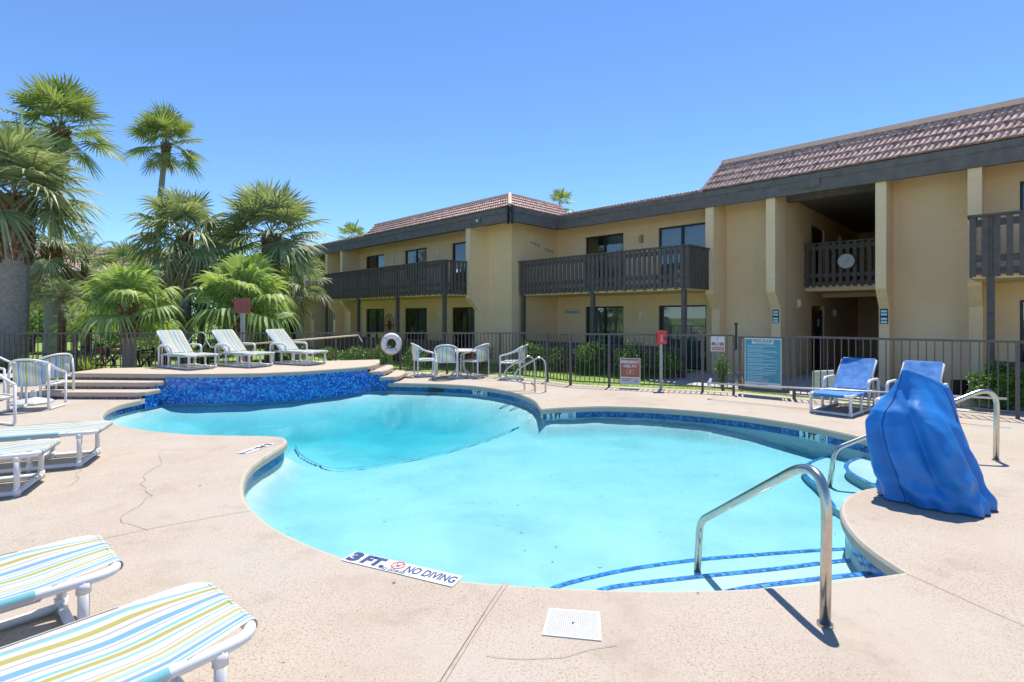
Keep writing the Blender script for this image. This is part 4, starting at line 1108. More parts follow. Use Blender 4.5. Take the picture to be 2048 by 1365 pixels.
m.build('grip_pattern', M['pot'], lid)
m = MB(); disc(m, Vector((0, 0, .006)), Vector((1, 0, 0)), Vector((0, 1, 0)), .008, .001, Zv, 12); m.build('finger_hole', M['signblack'], lid)

# ================================================================== LOUNGERS
def sling(mb, x0, x1, half, z, th=.006, foot=True, nx=28, ny=22, wrapx=.30, endhalf=.225, sag=.022, seed=0):
    rt_ = .022
    def fn(u, v):
        x = x0+(x1-x0)*u; s = v*2-1
        k = max(0, min(1, (x-x0)/wrapx)) if foot else 1
        hw = endhalf+(half+.024-endhalf)*min(1, k*1.0) if foot else half+.024
        y = s*hw; a = abs(s)
        zz = z+rt_+.004-sag*(1-a**2.2)*min(1, 3*u+.0, 3*(1-u)+.25)
        zz += .006*noise.noise(Vector((x*3, s*4, seed)))+(.007*math.sin(x*7.5+seed+s*1.2)+.003*math.sin(x*17+s*3))*(1-a**3)*min(1, 4*u)
        if (not foot or k > .98) and a > .93: zz -= (a-.93)/.07*.05
        return (x, y, zz)
    mb.grid(fn, nx, ny, lambda u, v: (v+(.012*math.sin(u*9+seed)+.006*math.sin(u*23+v*5))*math.sin(PI*v), u))
    if foot:   # wrap over the end tube
        def f2(u, v):
            s = v*2-1; an = u*PI*1.15; r = rt_+.006
            return (x0-math.sin(an)*r, s*endhalf, z+math.cos(an)*r-.001)
        mb.grid(f2, 6, ny, lambda u, v: (v, u))
    # side hems wrapped under the rails
    for sd in (-1, 1):
        def f3(u, v):
            x = (x0+(wrapx if foot else 0)+.01)+(x1-x0-(wrapx if foot else 0)-.02)*u; an = v*PI*1.1
            return (x, sd*(half+math.sin(an)*(rt_+.007)), z+math.cos(an)*(rt_+.007))
        mb.grid(f3, 10, 6, lambda u, v: (.0 if sd < 0 else .93+.07*v, u))
def make_lounger(fabric, back, arms=True, label='', group=None, seed=0, end=.14, H=.36, hx=1.18, BL=.80):
    root = empty('sun_lounger', (0, 0, 0)); tag(root, label, 'sun lounger', group)
    hw = .29; r = .0235
    m = MB()
    m.tube(fillet([(hx+.25, -hw, H), (0.0, -hw, H), (0.0, hw, H), (hx+.25, hw, H)], .11, 7), r, 10)
    m.tube([(hx+.25, -hw, H), (hx+.25, hw, H)], r, 8); m.tube([(hx-.02, -hw, H-.02), (hx-.02, hw, H-.02)], r*.9, 8)
    m.tube([(.55, -hw, H-.035), (.55, hw, H-.035)], r*.9, 8)
    m.build('seat_frame', M['pvc'], root, smooth=True)
    m = MB()
    xe = hx+.25
    for sd in (-1, 1):
        y = sd*hw
        m.tube(fillet([(end, y, .03), (xe, y, .03)], .05), r, 8)
    m.tube([(end, -hw, .03), (end, hw, .03)], r, 8); m.tube([(xe, -hw, .03), (xe, hw, .03)], r, 8)
    m.build('base_runner', M['pvc'], root, smooth=True)
    for sd in (-1, 1):
        for x in (end, .55, hx-.03, xe):
            m = MB(); y = sd*hw; m.tube([(x, y, .03), (x, y, H)], r, 8)
            m.tube([(x, y, .0), (x, y, .075)], r*1.28, 8); m.tube([(x, y, H-.055), (x, y, H-.005)], r*1.28, 8)
            m.build('leg', M['pvc'], root, smooth=True)
    ca, sa = math.cos(back), math.sin(back)
    def bk(d, y, o=0): return (hx+d*ca-o*sa, y, H+d*sa+o*ca+.005)
    m = MB(); m.tube(fillet([bk(0, -hw+.03), bk(BL, -hw+.03), bk(BL, hw-.03), bk(0, hw-.03)], .03, 3), r, 8)
    if back > .1:
        for sd in (-1, 1): m.tube([bk(BL*.55, sd*(hw-.03)), (xe+.06, sd*(hw-.03), H+.02)], r*.7, 6)
    m.build('back_frame', M['pvc'], root, smooth=True)
    m = MB(); sling(m, .0, hx, hw, H, seed=seed); m.build('seat_sling', M[fabric], root, smooth=True)
    m = MB()
    def fb2(u, v):
        s = v*2-1; d = .02+(BL-.01)*u
        return bk(d, s*(hw-.035), .03-.030*(1-s*s)*math.sin(PI*min(1, u*1.0+.05))+.004*noise.noise(Vector((d*4, s*3, seed+5))))
    m.grid(fb2, 16, 16, lambda u, v: (v, u))
    def fb3(u, v):
        s = v*2-1; a = u*PI
        return bk(BL+.01+math.sin(a)*.028, s*(hw-.04), .03*math.cos(a))
    m.grid(fb3, 5, 16, lambda u, v: (v, u))
    m.build('back_sling', M[fabric], root, smooth=True)
    if arms:
        for sd in (-1, 1):
            y = sd*(hw+.045); m = MB()
            m.tube(fillet([(hx-.22, y, H-.02), (hx-.20, y, H+.20), (hx+.30, y, H+.20), (hx+.30, y, .03)], .09, 6), r, 8)
            m.build('armrest', M['pvc'], root, smooth=True)
    return root
def place(o, foot, head, z=0):
    """put the lounger with the middle of its foot end at foot, pointing to head"""
    o.location = (foot[0], foot[1], z); o.rotation_euler = (0, 0, math.atan2(head[1], head[0]))
def clone(proto, label, foot, head, z=0):
    o = copy_tree(proto); o['label'] = label; place(o, foot, head, z); return o
GS = 'striped sun loungers round the pool'
p1 = make_lounger('fabric', math.radians(43), True, H=.31, hx=1.0, BL=.74, label='leftmost striped lounger of the three on the sun terrace', group=GS)
# terrace loungers: the runner corner nearest the camera was measured
def corner_place(o, corner, head, z, side, end=.14, hw=.29):
    h = Vector((head[0], head[1])).normalized(); l = Vector((-h.y, h.x))
    f = Vector(corner)-h*end-l*hw*side
    place(o, f, h, z)
corner_place(p1, P(378, 741, .42)[:2], (-.86, .50), .42, 1)
p2 = copy_tree(p1); p2['label'] = 'middle striped lounger of the three on the sun terrace'; corner_place(p2, P(499, 736.5, .42)[:2], (-.89, .455), .42, 1)
p3 = copy_tree(p1); p3['label'] = 'rightmost striped lounger of the three, near the terrace steps'; corner_place(p3, P(613.5, 731.8, .42)[:2], (-.91, .42), .42, 1)
f1 = make_lounger('fabric', math.radians(20), False, label='largest striped lounger in the bottom left corner of the deck', group=GS, seed=2)
place(f1, ((-1.005-1.43)/2, (2.08+2.40)/2-.01), (-.64, -.77))
f2 = copy_tree(f1); f2['label'] = 'striped lounger reaching in from the left edge behind the corner one'; place(f2, ((-1.92-2.34)/2, (2.56+2.91)/2), (-.66, -.75))
f3 = copy_tree(f1); f3['label'] = 'striped lounger with its foot end nearest the pool tip at left'; place(f3, (-4.57, 5.84), (-.915, -.40))
f4 = copy_tree(f1); f4['label'] = 'striped lounger at the left edge, in front of the one at the pool tip'; place(f4, (-4.40, 4.95), (-.90, -.44))
b1 = make_lounger('bluefab', math.radians(46), True, H=.325, hx=.96, BL=.68, label='white framed lounger with faded blue sling in front of the fence, left of the cover', group='blue loungers', seed=4, end=.06)
place(b1, (5.12, 8.42), (.77, .64))
b2 = copy_tree(b1); b2['label'] = 'white framed blue lounger mostly hidden behind the blue cover'; place(b2, (5.74, 7.74), (.77, .64))

# ================================================================== PATIO CHAIRS
def make_chair(label, group=None):
    root = empty('patio_chair', (0, 0, 0)); tag(root, label, 'chair', group)
    r = .020; SH_ = .43
    hoop = catmull([(.29, .27, .60), (.30, .12, .64), (.30, -.06, .70), (.26, -.22, .80), (.14, -.33, .86), (0, -.36, .875), (-.14, -.33, .86), (-.26, -.22, .80), (-.30, -.06, .70), (-.30, .12, .64), (-.29, .27, .60)], 5)
    m = MB(); m.tube(hoop, r, 8); m.tube(catmull([(.27, -.20, .44), (.14, -.27, .44), (0, -.29, .44), (-.14, -.27, .44), (-.27, -.20, .44)], 4), r*.9, 8)
    m.build('back_hoop', M['pvc'], root, smooth=True)
    m = MB(); m.tube(fillet([(.29, -.2, SH_), (.29, .27, SH_), (-.29, .27, SH_), (-.29, -.2, SH_)], .04, 4), r, 8); m.tube([(.29, -.2, SH_), (-.29, -.2, SH_)], r, 8); m.build('seat_frame', M['pvc'], root, smooth=True)
    for sx in (-1, 1):
        m = MB(); m.tube(fillet([(sx*.29, .27, .60), (sx*.29, .27, .02), (sx*.28, -.24, .02), (sx*.28, -.24, .45), (sx*.27, -.21, .78)], .06, 4), r, 8)
        m.build('side_frame', M['pvc'], root, smooth=True)
    m = MB(); m.grid(lambda u, v: ((v-.5)*.56, .26-.46*u, SH_+.025-.02*math.sin(PI*u)*(1-(2*v-1)**2)+.012*math.sin(PI*u)), 8, 12, lambda u, v: (v, u)); m.build('seat_sling', M['fabric'], root, smooth=True)
    def bf(u, v):
        a = (v-.5)*2.1; bulge = .012*math.sin(u*9+v*5)
        x = math.sin(a)*.27; y = -.06-math.cos(a)*(.27+bulge)-.035*u; z = .43+(.40+.015*math.cos(a*1.3))*u-(1-math.cos(a))*.13*u
        return (x, y, z)
    m = MB(); m.grid(bf, 8, 18, lambda u, v: (v, u)); m.build('back_sling', M['fabric'], root, smooth=True)
    return root
GC = 'striped patio chairs'
def chair(o, px, py, ang, z=0):
    p = P(px, py, z); o.location = (p.x, p.y, z); o.rotation_euler = (0, 0, math.radians(ang))
c0 = make_chair('striped round-back chair seen from behind at the white table', GC); chair(c0, 893, 757, 4)
ci = [('striped patio chair on the left side of the white table, in profile', 850, 752, -70), ('striped patio chair on the right side of the white table', 951, 754, 62), ('patio chair standing alone behind the ladder rails', 1027, 758, 75),
      ('striped chair with its back to the pool, nearest in the left group', 74, 818, 16), ('striped chair behind the nearest one in the left group', 98, 798, 72), ('striped patio chair cut by the left edge, farther one', 0, 798, -80), ('striped patio chair cut by the left edge, closest one', -44, 858, -110)]
for lab, x, y, an in ci:
    o = copy_tree(c0); o['label'] = lab; chair(o, x, y, an)
for lab, s, t_, an in (('white chair behind the slats of the left balcony', -17.2, 12.7, -20), ('white chair behind the left balcony slats, next to the upper middle door', -19.2, 12.7, 10), ('white chair at the far end of the left balcony', -23.0, 12.8, 30)):
    o = copy_tree(c0); o['label'] = lab; o['group'] = 'chairs on the left balcony'; q = bw(s, t_, 2.55); o.location = q; o.rotation_euler = (0, 0, math.radians(an+135))
# ---- white table
tb = empty('patio_table', P(921, 753)); tag(tb, 'round white table among the striped chairs', 'table')
m = MB(); disc(m, Vector((0, 0, .68)), Vector((1, 0, 0)), Vector((0, 1, 0)), .50, .03, Zv, 36); m.tube([Vector((.5*math.cos(a), .5*math.sin(a), .69)) for a in [2*PI*i/36 for i in range(36)]], .016, 6, closed=True); m.build('table_top', M['pvc'], tb)
for k in range(4):
    a = PI/4+k*PI/2; m = MB(); m.tube(fillet([(.12*math.cos(a), .12*math.sin(a), .68), (.12*math.cos(a), .12*math.sin(a), .2), (.36*math.cos(a), .36*math.sin(a), .02)], .1), .022, 8); m.build('leg', M['pvc'], tb, smooth=True)
def dome(label, p, r, h, name='umbrella_base'):
    root = empty(name, p); tag(root, label, 'umbrella base')
    m = MB(); nn = 8; rings = [(r, 0), (r, h*.3), (r*.85, h*.55), (r*.5, h*.8), (r*.16, h), (r*.16, h+.10), (0.001, h+.10)]
    for (ra, za), (rb_, zb_) in zip(rings, rings[1:]):
        for i in range(nn):
            a, b = 2*PI*i/nn, 2*PI*(i+1)/nn
            m.face([(ra*math.cos(a), ra*math.sin(a), za), (ra*math.cos(b), ra*math.sin(b), za), (rb_*math.cos(b), rb_*math.sin(b), zb_), (rb_*math.cos(a), rb_*math.sin(a), zb_)])
    m.build('weight', M['white'], root); m = MB(); m.tube([(0, 0, h+.05), (0, 0, h+.14)], .03, 8); m.build('socket', M['pvc'], root); return root
dome('white umbrella base on the deck under the left chairs', P(66, 808), .30, .12)
dome('white umbrella base under the round table', P(915, 756), .26, .09)

# ================================================================== RAILS
def rail_obj(name, label, lines, r=.024, group=None, cat='handrail', flanges=()):
    o = Vector(lines[0][0]); o.z = 0; root = empty(name, o); tag(root, label, cat, group)
    for ln in lines:
        m = MB(); m.tube([Vector(p)-o for p in ln], r, 22); m.build('rail', M['steel'], root, smooth=True)
    for p in flanges:
        m = MB(); q = Vector(p)-o; m.tube([q+Zv*.0, q+Zv*.012], r*1.45, 16); m.build('flange', M['steel'], root)
    return root
h1 = fillet([(1.60, 2.68, -.03), (1.655, 2.72, .42), (1.71, 2.80, .87), (1.45, 4.05, .03), (1.44, 4.07, -.38)], .22, 9)
def bent(pts_, rs, n=26):
    pts_ = [Vector(p) for p in pts_]; out = [pts_[0]]
    for i in range(1, len(pts_)-1):
        a, b, c = pts_[i-1], pts_[i], pts_[i+1]; rr = min(rs[i-1], (a-b).length*.48, (c-b).length*.48)
        p0 = b+(a-b).normalized()*rr; p1 = b+(c-b).normalized()*rr
        for k in range(n+1): t = k/n; out.append(p0*(1-t)**2+b*2*t*(1-t)+p1*t*t)
    out.append(pts_[-1]); return out
h1 = bent([(1.622, 2.70, -.03), (1.672, 2.76, .88), (1.45, 4.02, .02), (1.44, 4.05, -.40)], [.36, .10])
rail_obj('pool_handrail', 'large stainless handrail in the near right foreground, bent down into the pool', [h1], .0265, 'stepped entry handrails', flanges=[(1.622, 2.70, 0)])
h2 = bent([(5.36, 5.77, -.03), (5.40, 5.80, .84), (3.74, 6.04, .06), (3.68, 6.05, -.42)], [.26, .10])
rail_obj('pool_handrail', 'stainless handrail half hidden behind the blue cover', [h2], .0265, 'stepped entry handrails', flanges=[(5.36, 5.77, 0)])
ra = [(.71, 11.04, -.02), (.71, 11.04, .55), (.66, 11.02, .69), (.56, 10.99, .73), (.42, 10.96, .66), (.14, 10.9, .50), (.06, 10.88, .37), (.13, 10.9, .24), (.30, 10.93, .20), (.42, 10.95, .18), (.484, 10.97, .10), (.484, 10.97, -.02)]
ra = catmull(ra, 5); rb2 = [p+Vector((-.215, .33, 0)) for p in ra]
rail_obj('pool_ladder', 'pair of stainless grab rails of the ladder on the far pool edge', [ra, rb2], .019, cat='ladder rails')

# ================================================================== POLES, LIFE RING
def pole(name, label, a, b, r, mat, tip=None, cat='pole'):
    a = Vector(a); b = Vector(b); root = empty(name, a); tag(root, label, cat)
    m = MB(); m.tube([Vector((0, 0, 0)), b-a], r, 8); m.build('shaft', M[mat], root, smooth=True)
    return root, b-a
r1, e1 = pole('skimmer_pole', 'long pale pole resting across the blue loungers', (3.86, 10.12, .30), (7.2, 7.58, .40), .015, 'polesilver')
m = MB(); d = e1.normalized(); m.obox(-d*.02, Vector((.04, .05, .07)), Vector((.02, -.012, 0)), Vector((.0, .0, .02))); m.obox(-d*.03+Zv*-.03, Vector((.035, .02, 0)), Vector((0, .02, 0)), Vector((0, 0, .06))); m.build('brush_head', M['white'], r1)
r2, e2 = pole('skimmer_pole', 'tan pole leaning on the fence behind the terrace loungers', (-7.55, 13.05, .82), (-4.22, 14.22, 1.08), .022, 'polewood')
m = MB(); d = e2; m.tube([d, d+Vector((.02, 0, .02)), d+Vector((.14, -.05, -.17))], .012, 6); m.build('hook', M['white'], r2)
m = MB(); hc = Vector((-.42, .1, .10)); m.tube([hc+Vector((.24*math.cos(a), .05*math.sin(a), .26*math.sin(a)+.1*math.cos(a))) for a in [2*PI*i/20 for i in range(20)]], .012, 6, closed=True); m.tube([hc+Vector((.24, 0, .1)), Vector((0, 0, 0))], .012, 6); m.build('net_hoop', simple('pale_green_hoop', (.35, .55, .48), .5), r2)
lc = Vector((-3.38, 14.60, .83)); lr = empty('life_ring', lc); tag(lr, 'white life ring hanging on the fence right of the terrace', 'life ring')
m = MB(); ax = Vector((.96, .28, 0)).normalized(); rr_ = .205
m.tube([ax*rr_*math.cos(a)+Zv*rr_*1.08*math.sin(a) for a in [2*PI*i/40 for i in range(40)]], .082, 14, closed=True); m.build('ring', M['ringw'], lr, smooth=True)
m = MB()
for a in (.7, 2.4, 3.9, 5.4):
    q = ax*rr_*math.cos(a)+Zv*rr_*1.08*math.sin(a); rd = (ax*math.cos(a)+Zv*math.sin(a)).normalized(); nr = ax.cross(Zv)
    m.tube([q+rd*.086*math.cos(b)+nr*.086*math.sin(b) for b in [2*PI*i/14 for i in range(14)]], .008, 5, closed=True)
m.tube([ax*(rr_+.09)*math.cos(a)*(1+.03*math.sin(5*a))+Zv*(rr_+.095)*1.06*math.sin(a)+ax.cross(Zv)*.02 for a in [2*PI*i/40 for i in range(40)]], .006, 5, closed=True)
m.build('rope', M['rope'], lr)

# ================================================================== BLUE COVER (pool lift)
cv = empty('covered_pool_lift', (3.65, 4.5, 0)); tag(cv, 'bright blue fitted cover over a pool lift on the deck beside the shallow pool', 'pool lift cover')
CO = Vector((3.65, 4.5, 0))
levels = [  # left, front-right, right, back ; z
    (0.015, (3.19, 4.52), (3.735, 4.06), (4.17, 4.52), (3.62, 5.02)),
    (0.18, (3.16, 4.55), (3.69, 4.09), (4.13, 4.54), (3.60, 5.00)),
    (0.45, (3.11, 4.60), (3.58, 4.14), (4.06, 4.58), (3.58, 4.98)),
    (0.66, (3.11, 4.64), (3.53, 4.22), (4.01, 4.60), (3.58, 4.95)),
    (0.76, (3.15, 4.64), (3.52, 4.30), (3.98, 4.60), (3.58, 4.90)),
    (0.88, (3.26, 4.63), (3.52, 4.42), (3.945, 4.58), (3.60, 4.82)),
    (0.97, (3.34, 4.62), (3.50, 4.50), (3.90, 4.57), (3.60, 4.74)),
    (1.06, (3.41, 4.61), (3.46, 4.56), (3.72, 4.58), (3.55, 4.68)),
    (1.125, (3.44, 4.60), (3.455, 4.585), (3.50, 4.59), (3.47, 4.62))]
def cvfn(u, v):
    f = u*(len(levels)-1); i = min(int(f), len(levels)-2); f -= i; f = f
    L0, L1 = levels[i], levels[i+1]
    a = v*2*PI; c, s_ = math.cos(a), math.sin(a)
    e = .62; sx = (abs(c)**e)*(1 if c > 0 else -1); sy = (abs(s_)**e)*(1 if s_ > 0 else -1)
    m_ = max(abs(sx), abs(sy), 1e-6); rr = (abs(c)**4+abs(s_)**4)**-.25; px_, py_ = c*rr, s_*rr   # squircle
    p_, q_ = (px_+1)/2, (py_+1)/2
    def bil(L_):
        A, B_, C_, D = [Vector(x) for x in L_[1:]]
        return A*(1-p_)*(1-q_)+B_*p_*(1-q_)+C_*p_*q_+D*(1-p_)*q_
    P0 = bil(L0); P1 = bil(L1); p = P0.lerp(P1, f); z = L0[0]*(1-f)+L1[0]*f
    cen = Vector((3.63, 4.56)); d = (p-cen)
    if d.length > 1e-4: d.normalize()
    k = min(1, (1.1-z)*2.2)
    w1 = .045*(abs(math.sin(a*3.5+1.2+.5*z))*2-1)*(.35+.65*min(1, z*5))*(1-u)**.8+.018*math.sin(a*13+z*3.5)*(1-u)**1.2
    n1 = noise.noise(Vector((p.x*2.6, p.y*2.6, z*1.2)))*.035+(.2-abs(noise.noise(Vector((p.x*4.5+z*1.2, p.y*4.5-z*.5, z*.7+5)))))*.085+(.15-abs(noise.noise(Vector((p.x*8+z*3, p.y*8, z*3+5)))))*.03
    bunch = .018*math.sin(z*26+4*noise.noise(Vector((p.x*2, p.y*2, 3)))+a*2)*math.exp(-((z-.16)/.13)**2)
    p = p+d*(w1+n1+bunch)*k*.95
    z += .035*noise.noise(Vector((p.x*3, p.y*3, 8)))*min(1, z*3)*k
    if u == 0: z = .012
    return Vector((p.x, p.y, z))-CO
m = MB(); m.grid(cvfn, 84, 160)
m.face([cvfn(1, i/24) for i in range(24)])
m.build('cover', M['cover'], cv, smooth=True)
seam = simple('cover_seam', (.01, .04, .25), .6)
for v0, dv in ((.665, .05), (.04, .02), (.30, 0)):
    m = MB(); m.tube([cvfn(u_/60, v0+dv*u_/60)*1.0+Vector((cvfn(u_/60, v0+dv*u_/60).x, cvfn(u_/60, v0+dv*u_/60).y, 0)).normalized()*.003 for u_ in range(0, 57)], .003, 5); m.build('seam', seam, cv)

# ================================================================== BEYOND THE FENCE
def bicycle(label, loc, ang, mat):
    root = empty('bicycle', loc, math.radians(ang)); tag(root, label, 'bicycle', 'bicycles in the rack')
    for x in (-.52, .52):
        m = MB(); m.tube([(x+.33*math.cos(a), 0, .33+.33*math.sin(a)) for a in [2*PI*i/24 for i in range(24)]], .018, 6, closed=True); wl_ = m.build('wheel', M['rubber'], root)
        m = MB()
        for k in range(12): a = k*PI/6; m.tube([(x, 0, .33), (x+.32*math.cos(a), 0, .33+.32*math.sin(a))], .003, 3)
        m.tube([(x, -.03, .33), (x, .03, .33)], .02, 6); m.build('spokes', M['polesilver'], wl_)
    m = MB()
    for a, b in (((-.52, 0, .33), (-.05, 0, .30)), ((-.05, 0, .30), (-.18, 0, .80)), ((-.52, 0, .33), (-.16, 0, .74)), ((-.05, 0, .30), (.36, 0, .72)), ((-.17, 0, .76), (.34, 0, .80)), ((.33, 0, .86), (.52, 0, .33))): m.tube([a, b], .030, 6)
    m.build('frame', M[mat], root)
    m = MB(); m.tube(fillet([(.42, -.28, 1.0), (.33, -.1, .98), (.32, 0, .90), (.33, .1, .98), (.42, .28, 1.0)], .05), .012, 6); m.build('handlebar', M['darkmetal'], root)
    m = MB(); m.obox((-.2, 0, .86), Vector((.12, 0, 0)), Vector((0, .05, 0)), Vector((0, 0, .02))); m.build('saddle', M['rubber'], root); return root
by = 15.3
bicycle('red bicycle parked upright behind the fence beside a palm trunk', (-11.75, 15.1, -.1), 35, 'bikered')
bicycle('dark bicycle at the right end of the rack behind the fence', (-11.0, 15.5, -.2), 70, 'darkmetal')
bicycle('navy bicycle at the left end of the rack behind the fence', (-12.8, 15.9, -.2), 40, 'bikeblue')
rk = empty('bike_rack', (-11.5, 14.4, -.2)); tag(rk, 'low black metal rail rack in front of the bicycles', 'bike rack')
m = MB(); m.tube([(-2, 0, .75), (3, 0, .80)], .018, 6); m.tube([(-2, 0, .42), (3, 0, .46)], .014, 6)
for k in range(9): m.tube([(-2+k*.625, 0, 0), (-2+k*.625, 0, .77)], .014, 6)
m.build('rail', M['darkmetal'], rk)
# lattice panel and bucket by the fence, right
q = P(1652, 762, -.1); lt = empty('lattice_panel', (6.75, 11.3, -.19)); tag(lt, 'pale square lattice panel standing beyond the fence left of the blue lounger', 'panel')
m = MB(); ax = Vector((.95, .3, 0)).normalized(); w2 = .28; hh = .60; 
for a, b in (((-w2, 0), (-w2, hh)), ((-w2, hh), (w2, hh)), ((w2, hh), (w2, 0)), ((w2, 0), (-w2, 0))): m.tube([ax*a[0]+Zv*a[1], ax*b[0]+Zv*b[1]], .018, 6)
m.build('frame', M['pvc'], lt)
m = MB()
for k in range(14): x = -w2+2*w2*(k+.5)/14; m.obox(ax*x+Zv*hh/2, ax*.013, ax.cross(Zv)*.003, Zv*hh/2)
for k in range(14): z = hh*(k+.5)/14; m.obox(ax.cross(Zv)*.006+Zv*z, ax*w2, ax.cross(Zv)*.003, Zv*.013)
m.build('lattice', M['pvc'], lt)
bk_ = empty('litter_bucket', (8.95, 10.3, -.19)); tag(bk_, 'small white tub with black lid flap beside the right wing wall', 'tub')
m = MB(); m.prism([(-.17, -.12), (.17, -.12), (.17, .12), (-.17, .12)], 0, .2); m.build('tub', M['pot'], bk_)
m = MB(); m.box(-.16, .18, .12, .14, .18, .52); m.build('lid', M['rubber'], bk_)
# ================================================================== VEGETATION
rg = random.Random(11)
def fan_leaf(mb, o, az, el, pet, L, nseg=24, droop=.5, spread=2.5, twist=0, web=.42):
    f = Vector((math.cos(az)*math.cos(el), math.sin(az)*math.cos(el), math.sin(el)))
    r = f.cross(Zv)
    if r.length < .05: r = Vector((math.cos(az+1.57), math.sin(az+1.57), 0))
    r.normalize(); n_ = r.cross(f)
    r2 = r*math.cos(twist)+n_*math.sin(twist)
    # petiole bends down a little
    pp = [o+f*pet*t-Zv*(.12*pet*t*t) for t in (0, .5, 1)]
    mb.tube(pp, [.017, .013, .009], 3, caps=False)
    h = pp[-1]; f = (f-Zv*.12).normalized(); n_ = r2.cross(f)
    dth = 2*spread/nseg
    for k in range(nseg):
        th = -spread+dth*(k+.5)+rg.uniform(-.03, .03)
        d = f*math.cos(th)+r2*math.sin(th)+n_*(-.10+.16*abs(th)/spread)
        d.normalize()
        side = d.cross(n_).normalized(); tilt = n_*(.35 if k % 2 else -.35)
        sd = (side+tilt).normalized()
        l = L*(.72+.28*math.cos(th*.62))*rg.uniform(.9, 1.06)
        dr = droop*rg.uniform(.6, 1.5); sw = rg.uniform(-.06, .06)
        rows = []
        for rr_, w_ in ((.05, .012), (web, web*math.tan(dth/2)*1.03), (.5+web*.45, .36*math.tan(dth/2)), (.88, .14*math.tan(dth/2)), (1.0, .0)):
            c = h+d*l*rr_-Zv*(dr*l*max(0, rr_-web*.9)**1.6)*1.3+side*sw*max(0, rr_-.5)
            rows.append((c-sd*w_*l, c+sd*w_*l))
        b = len(mb.v)
        for a_, b_ in rows[:-1]: mb.v.append(tuple(a_)); mb.v.append(tuple(b_))
        mb.v.append(tuple(rows[-1][0]))
        for i in range(3): mb.f.append([b+2*i, b+2*i+1, b+2*i+3, b+2*i+2])
        mb.f.append([b+6, b+7, b+8])
def trunk_mesh(h, r0, r1, lean=(0, 0), rings=40, flare=.25, rough=.03):
    m = MB(); 
    def fn(u, v):
        z = h*u; a = v*2*PI
        rr_ = r0+(r1-r0)*u+flare*r0*math.exp(-u*h/.35)
        rr_ *= 1+rough*(noise.noise(Vector((math.cos(a)*2, math.sin(a)*2, z*6)))+.5*math.sin(z*42))
        k = u*u
        return (lean[0]*k+rr_*math.cos(a), lean[1]*k+rr_*math.sin(a), z)
    m.grid(fn, rings, 14); return m
def boots_mesh(h0, h1, r0, r1, off=(0, 0), n=90, L=.22):
    m = MB()
    m.tube([(off[0], off[1], h0), (off[0], off[1], h1)], [r0*.8, r1*.8], 10)
    for k in range(n):
        t = k/n; z = h0+(h1-h0)*t; a = k*2.399+rg.uniform(-.4, .4); rr_ = (r0*(1-t)+r1*t)*rg.uniform(.74, .92)
        d = Vector((math.cos(a), math.sin(a), 0)); s = Vector((-d.y, d.x, 0)); o = Vector((off[0], off[1], z))+d*rr_
        tip = o+d*(L*.45)+Zv*L*rg.uniform(.2, 1.2)+s*rg.uniform(-.10, .10); w_ = rg.uniform(.03, .07)
        b1, b2 = o-s*w_-Zv*.05, o+s*w_-Zv*.05; t1, t2 = tip-s*w_*.45, tip+s*w_*.45; o2 = -d*.035
        m.face([b1, b2, t2, t1]); m.face([b1+o2, t1+o2, t2+o2, b2+o2]); m.face([t1, t2, t2+o2, t1+o2]); m.face([b1, t1, t1+o2, b1+o2]); m.face([b2, b2+o2, t2+o2, t2])
    return m
def fan_palm(label, x, y, h, crown, leaf, r0, r1, mat='fan', nl=34, lean=(0, 0), boots=0, skirt=0, zg=-.2, elmin=-45, elmax=80, droop=.5, group='fan palms behind the fence', nseg=30, skirtlen=1.0, bootr=None, rough=.03, web=.42):
    root = empty('fan_palm', (x, y, zg)); tag(root, label, 'palm tree', group)
    H = h-zg
    trunk_mesh(H, r0, r1, lean, rough=rough).build('trunk', M['trunk'], root, smooth=True)
    o = Vector((lean[0], lean[1], H))
    if boots:
        br = bootr or (r0*1.3, r1*1.35)
        boots_mesh(H-boots, H+.1, br[0], br[1], (lean[0], lean[1]), n=int(130*boots/.8)).build('leaf_bases', M['boots'], root)
    m = MB()
    for k in range(nl):
        t = (k+.5)/nl; el = math.radians(elmin+(elmax-elmin)*(1-t)**.75+rg.uniform(-7, 7)); az = k*2.39996+rg.uniform(-.2, .2)
        fan_leaf(m, o+Zv*(.25*(1-t)), az, el, crown*rg.uniform(.85, 1.1)*(1.0 if el > 0 else .9), leaf*rg.uniform(.88, 1.08), nseg, droop*(.5+1.5*t), twist=rg.uniform(-.5, .5), web=web)
    m.build('crown', M[mat], root)
    if skirt:
        m = MB()
        for k in range(skirt):
            az = k*2.39996; fan_leaf(m, o-Zv*rg.uniform(0, .35), az, math.radians(rg.uniform(-82, -62)), crown*.45, leaf*skirtlen*rg.uniform(.8, 1.1), 16, .15, spread=1.0, twist=rg.uniform(-1, 1))
        m.build('dead_fronds', M['dead'], root)
    return root
def at(px, Y): return (px-1024)*Y/F
def zt(py, Y): return CAMH-(py-HZ)*Y/F
def fp(px, Y, py, label, crown, leaf, r0, r1, mat='fan', **k):
    fan_palm(label, at(px, Y), Y, zt(py, Y), crown, leaf, r0, r1, mat, **k)
fp(28, 14.2, 402, 'huge fan palm at the left edge with thick grey trunk and brown leaf bases', 1.15, 1.25, .29, .36, 'fan_grey', nl=34, boots=1.7, skirt=5, elmin=-30, droop=.42, bootr=(.40, .50), nseg=40, rough=.008, skirtlen=.7)
fp(104, 21, 262, 'tall fan palm whose crown stands highest at upper left', 1.3, 1.12, .25, .17, 'fan', nl=34, bootr=(.24, .30), lean=(.35, 0), boots=1.3, skirt=4, elmin=-40, droop=.18, skirtlen=.7)
